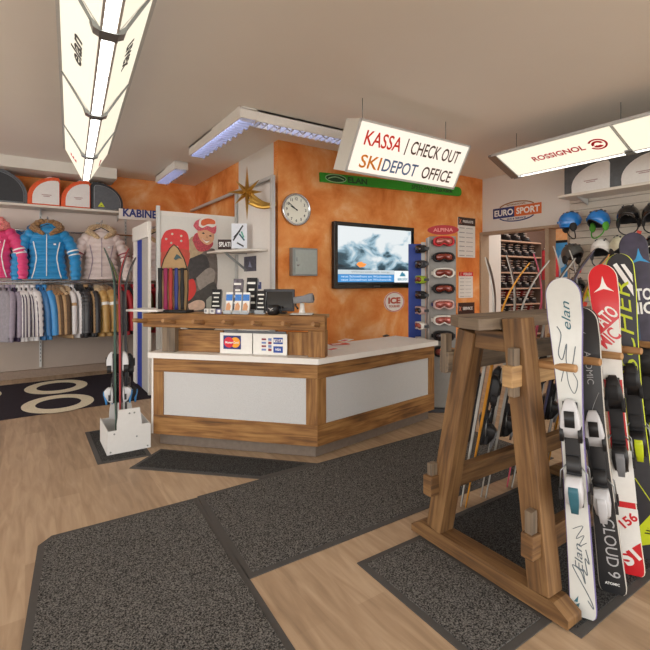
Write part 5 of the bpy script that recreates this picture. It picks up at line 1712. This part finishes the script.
def helmet(label, loc, rz, shell_m, trim_m, pad_m, s=1.0, tagm=None, low=None):
    """ski helmet, face towards local -y, root at the rim"""
    t = thing('ski_helmet', label, 'helmet', loc, rz, 'helmets on the slatted wall')
    b = MB()
    rings = []
    for i in range(13):
        th = -.5 + (PI / 2 + .5) * i / 12
        q = max(math.cos(th), .004) if th > 0 else 1 - .12 * (th / .5) ** 2
        ring = []
        for k in range(28):
            a = 2 * PI * k / 28
            z = .13 * math.sin(th)
            if th < .15:
                z += (1 - i / 6 if i < 6 else 0) * (.075 * max(0, -math.sin(a)) ** 1.5 - .01 * abs(math.cos(a)))
            ring.append(V((s * .112 * q * math.cos(a), s * .138 * q * math.sin(a), s * (z + .05))))
        rings.append(ring)
    b.loft(rings, 0, True, cap=False); 
    inner = [[p * .93 + V((0, 0, .004)) for p in r] for r in rings[:10]]
    b2 = MB(); b2.loft(inner, 0, True, cap=False)
    b.build('shell', shell_m, t); b2.build('liner', matte_black, t)
    b = MB(); b.tube(rings[0] + [rings[0][0]], .006 * s, 6); b.build('rim', trim_m, t)
    for sx in (-1, 1):
        b = MB(); b.ball((sx * .1 * s, .01 * s, -.02 * s), (.02 * s, .045 * s, .06 * s), 14, 8); b.build('ear_pad', pad_m, t)
    b = MB(); b.tube(smooth_path3([(-.095 * s, 0, -.05 * s), (-.085 * s, -.02 * s, -.11 * s), (-.03 * s, -.045 * s, -.155 * s), (.03 * s, -.045 * s, -.155 * s), (.085 * s, -.02 * s, -.11 * s), (.095 * s, 0, -.05 * s)], 4), .007 * s, 6); b.build('chin_strap', pad_m, t)
    b = MB()
    for sx in (-1, 1):
        for y, z in ((-.06, .155), (0, .172), (.05, .16)):
            b.ball((sx * .045 * s, y * s, z * s), (.008 * s, .024 * s, .012 * s), 8, 5)
    b.build('vent_pattern', dark_grey, t)
    b = MB(); b.box((0, .145 * s, .04 * s), (.05 * s, .012, .03 * s)); b.build('goggle_clip', trim_m, t)
    if tagm:
        b = MB(); b.box((.1 * s, -.02, -.15 * s), (.05, .004, .07), Matrix.Rotation(.3, 3, 'Y')); b.build('price_tag', tagm, t)
    return t
hb_ = mat('helmet_blue', '2478c8', .22, var=.04, coat=.6); hk = mat('helmet_black', '1b1b1e', .18, var=.1, coat=.7); hw_ = mat('helmet_white', 'e8e6e4', .25, var=.02, coat=.5)
hg = mat('helmet_grey', '4a4a48', .4, var=.2); ho = mat('helmet_cream', 'c9c5ae', .35, var=.1); grn = mat('pad_green', '4f9a2e', .7)
tag_r = mat('tag_red', 'd0402e', .6); tag_o = mat('tag_orange', 'e07a34', .6)
rz = R(-78)
TURN = {0: 130, 1: -35, 4: 60, 6: 40}
hl = [((571, 226), hb_, hb_, matte_black, None, 'blue helmet nearest the doorway, top row'), ((599, 225), hb_, dark_grey, grn, None, 'blue helmet with green ear pads, top row'),
      ((629, 221), hk, hk, matte_black, tag_r, 'glossy black helmet in the top row'), ((655, 219), hk, dark_grey, matte_black, tag_r, 'black helmet at the right edge of the photo, top row'),
      ((573, 258), hg, matte_black, matte_black, tag_r, 'dark olive helmet nearest the doorway, second row'), ((602, 254), hw_, matte_black, dark_grey, tag_o, 'white helmet in the second row'),
      ((622, 251), ho, matte_black, matte_black, tag_r, 'cream helmet half hidden by the tall ski, second row'), ((655, 252), hk, white_ink, matte_black, tag_o, 'black and white helmet at the right edge, second row'),
      ((577, 292), hk, lime, lime, tag_r, 'black helmet with lime trim, third row by the doorway'), ((599, 291), hk, lime, lime, None, 'black helmet with lime trim, third row behind the red ski'), ((655, 290), ho, black, matte_black, tag_r, 'cream helmet at the right edge, third row')]
for hi, ((px, py), m, tr, pd, tg, lb) in enumerate(hl):
    p = P(px, py, X=6.37)
    helmet(lb, (6.35, p.y, p.z), rz + R(TURN.get(hi, 0)), m, tr, pd, 1.12, tg)
    u = thing('display_arm', 'slat wall arm carrying the ' + lb.replace(', ', ' ').replace(' of the photo', '').replace(' by the doorway', '').replace(' behind the red ski', ' behind the skis'), 'display arm', (6.56, p.y, p.z + .07))
    MB().tube([(0, 0, 0), (-.22, 0, .0), (-.24, 0, .015)], .006, 6).build('rod', chrome, u)
    MB().box((.0, 0, 0), (.006, .04, .05)).build('mounting_plate', chrome, u)

# ================================================================== boot room
t = thing('boot_shelf', 'tall boot shelf full of dark ski boots behind the doorway', 'shelf', (7.85, 5.25, 0))
bw = mat('boot_shelf_board', 'c4a590', .6, var=.05)
for z in (.15, .45, .75, 1.045, 1.35, 1.65, 1.955, 2.24):
    MB().box((0, 0, z - .012), (1.44, .36, .024)).build('board', bw, t)
for x in (-.72, .72):
    MB().box((x, 0, 1.13), (.024, .36, 2.26)).build('side_board', mat('boot_side', '6d5a4e', .6), t)
sh_m = mat('boot_shell', '26262a', .3, var=.15, coat=.3)
def boot(label, loc, rz, group, m2):
    t = thing('ski_boot', label, 'boot', loc, rz, group)
    def ring(y0, y1, hw, z): 
        c = (y0 + y1) / 2; h = (y1 - y0) / 2
        return [V((hw * math.cos(2 * PI * k / 14), c + h * math.sin(2 * PI * k / 14), z)) for k in range(14)]
    b = MB(); b.loft([ring(-.15, .13, .048, .02), ring(-.155, .135, .052, .05), ring(-.13, .13, .052, .08), ring(-.06, .125, .052, .12), ring(-.035, .12, .052, .16)]); b.build('shell', sh_m, t)
    b = MB(); b.loft([ring(-.045, .125, .056, .13), ring(-.055, .115, .058, .19), ring(-.07, .105, .06, .245)]); b.build('cuff', m2, t)
    b = MB(); b.box((0, -.01, .01), (.075, .3, .02)); b.build('sole', dark_grey, t)
    b = MB()
    for y, z, w in ((-.105, .09, .09), (-.06, .125, .1), (-.06, .17, .108), (-.07, .215, .112)):
        b.box((0, y, z), (w, .02, .014))
    b.build('buckles', alu, t)
    b = MB(); b.loft([ring(-.05, .09, .045, .235), ring(-.055, .09, .047, .26)]); b.build('liner', matte_black, t)
    return t
rows = [(1.955, 'top boot shelf', [sh_m]), (1.65, 'second boot shelf', [mat('boot_brown', '4a3a34', .4, var=.2), sh_m]), (1.35, 'third boot shelf', [mat('boot_plum', '4a3040', .35, var=.2), mat('boot_grey', '6a6468', .35, var=.2)]),
        (1.045, 'fourth boot shelf', [mat('boot_red', '8f2a2c', .35, var=.15), mat('boot_rose', '9a5a52', .35, var=.2)]), (.75, 'fifth boot shelf', [sh_m, mat('boot_red', '8f2a2c', .35)])]
for z, nm, ms in rows:
    protos = []
    for k in range(6):
        loc = (7.25 + .235 * k, 5.25, z + .001)
        lb = 'dark ski boot, %s from the left on the %s' % (ORD[k], nm)
        if k < len(ms): protos.append(boot(lb, loc, R(random.uniform(-8, 8)), 'boots on the ' + nm, ms[k]))
        else: dup(protos[k % len(ms)], loc, R(random.uniform(-8, 8)), lb)
for k in range(4):
    boot('dark ski boot lying on top of the boot shelf, %s from the left' % ORD[k], (7.3 + .3 * k, 5.25, 2.242), R(-10 + 5 * k), 'boots on top of the boot shelf', sh_m)
j = rail_jacket('red jacket hanging beside the boot shelves', (8.72, 5.1, 2.12), rdj, rdj, None, .8, 0, 1.8)
del j['group']
u = thing('wall_hook', 'small hook holding the red jacket in the boot room', 'hook', (8.72, 5.445, 2.1))
MB().tube([(0, 0, 0), (0, -.34, 0), (0, -.35, .03)], .008, 6).build('rod', chrome, u)
# blue poster inside the boot room
p0, p1 = P(553, 243, X=9.34), P(568, 290, X=9.34)
t = thing('blue_poster', 'blue poster on the orange boot room wall beyond the doorway', 'poster', (9.34, (p0.y + p1.y) / 2, p1.z))
hh = p0.z - p1.z; ww = abs(p0.y - p1.y)
MB().box((0, 0, hh / 2), (.01, ww, hh)).build('sheet', mat('poster_blue', '4a9ad6', .5, var=.2, scale=5), t)
MB().box((-.006, 0, hh * .16), (.004, ww * .9, hh * .22)).build('white_block', paper, t)
MB().box((-.006, 0, hh * 1.02), (.02, ww * 1.1, .05)).build('top_bar', matte_black, t)
b = MB(); b.prism([(-ww * .3, 0), (ww * .3, .1), (0, .35), (-.2 * ww, .2)], 0, .002, frame((-.0055, 0, hh * .4), (0, -1, 0), (0, 0, 1))); b.build('pale_figure', mat('poster_pale', 'b9d6ea', .5), t)
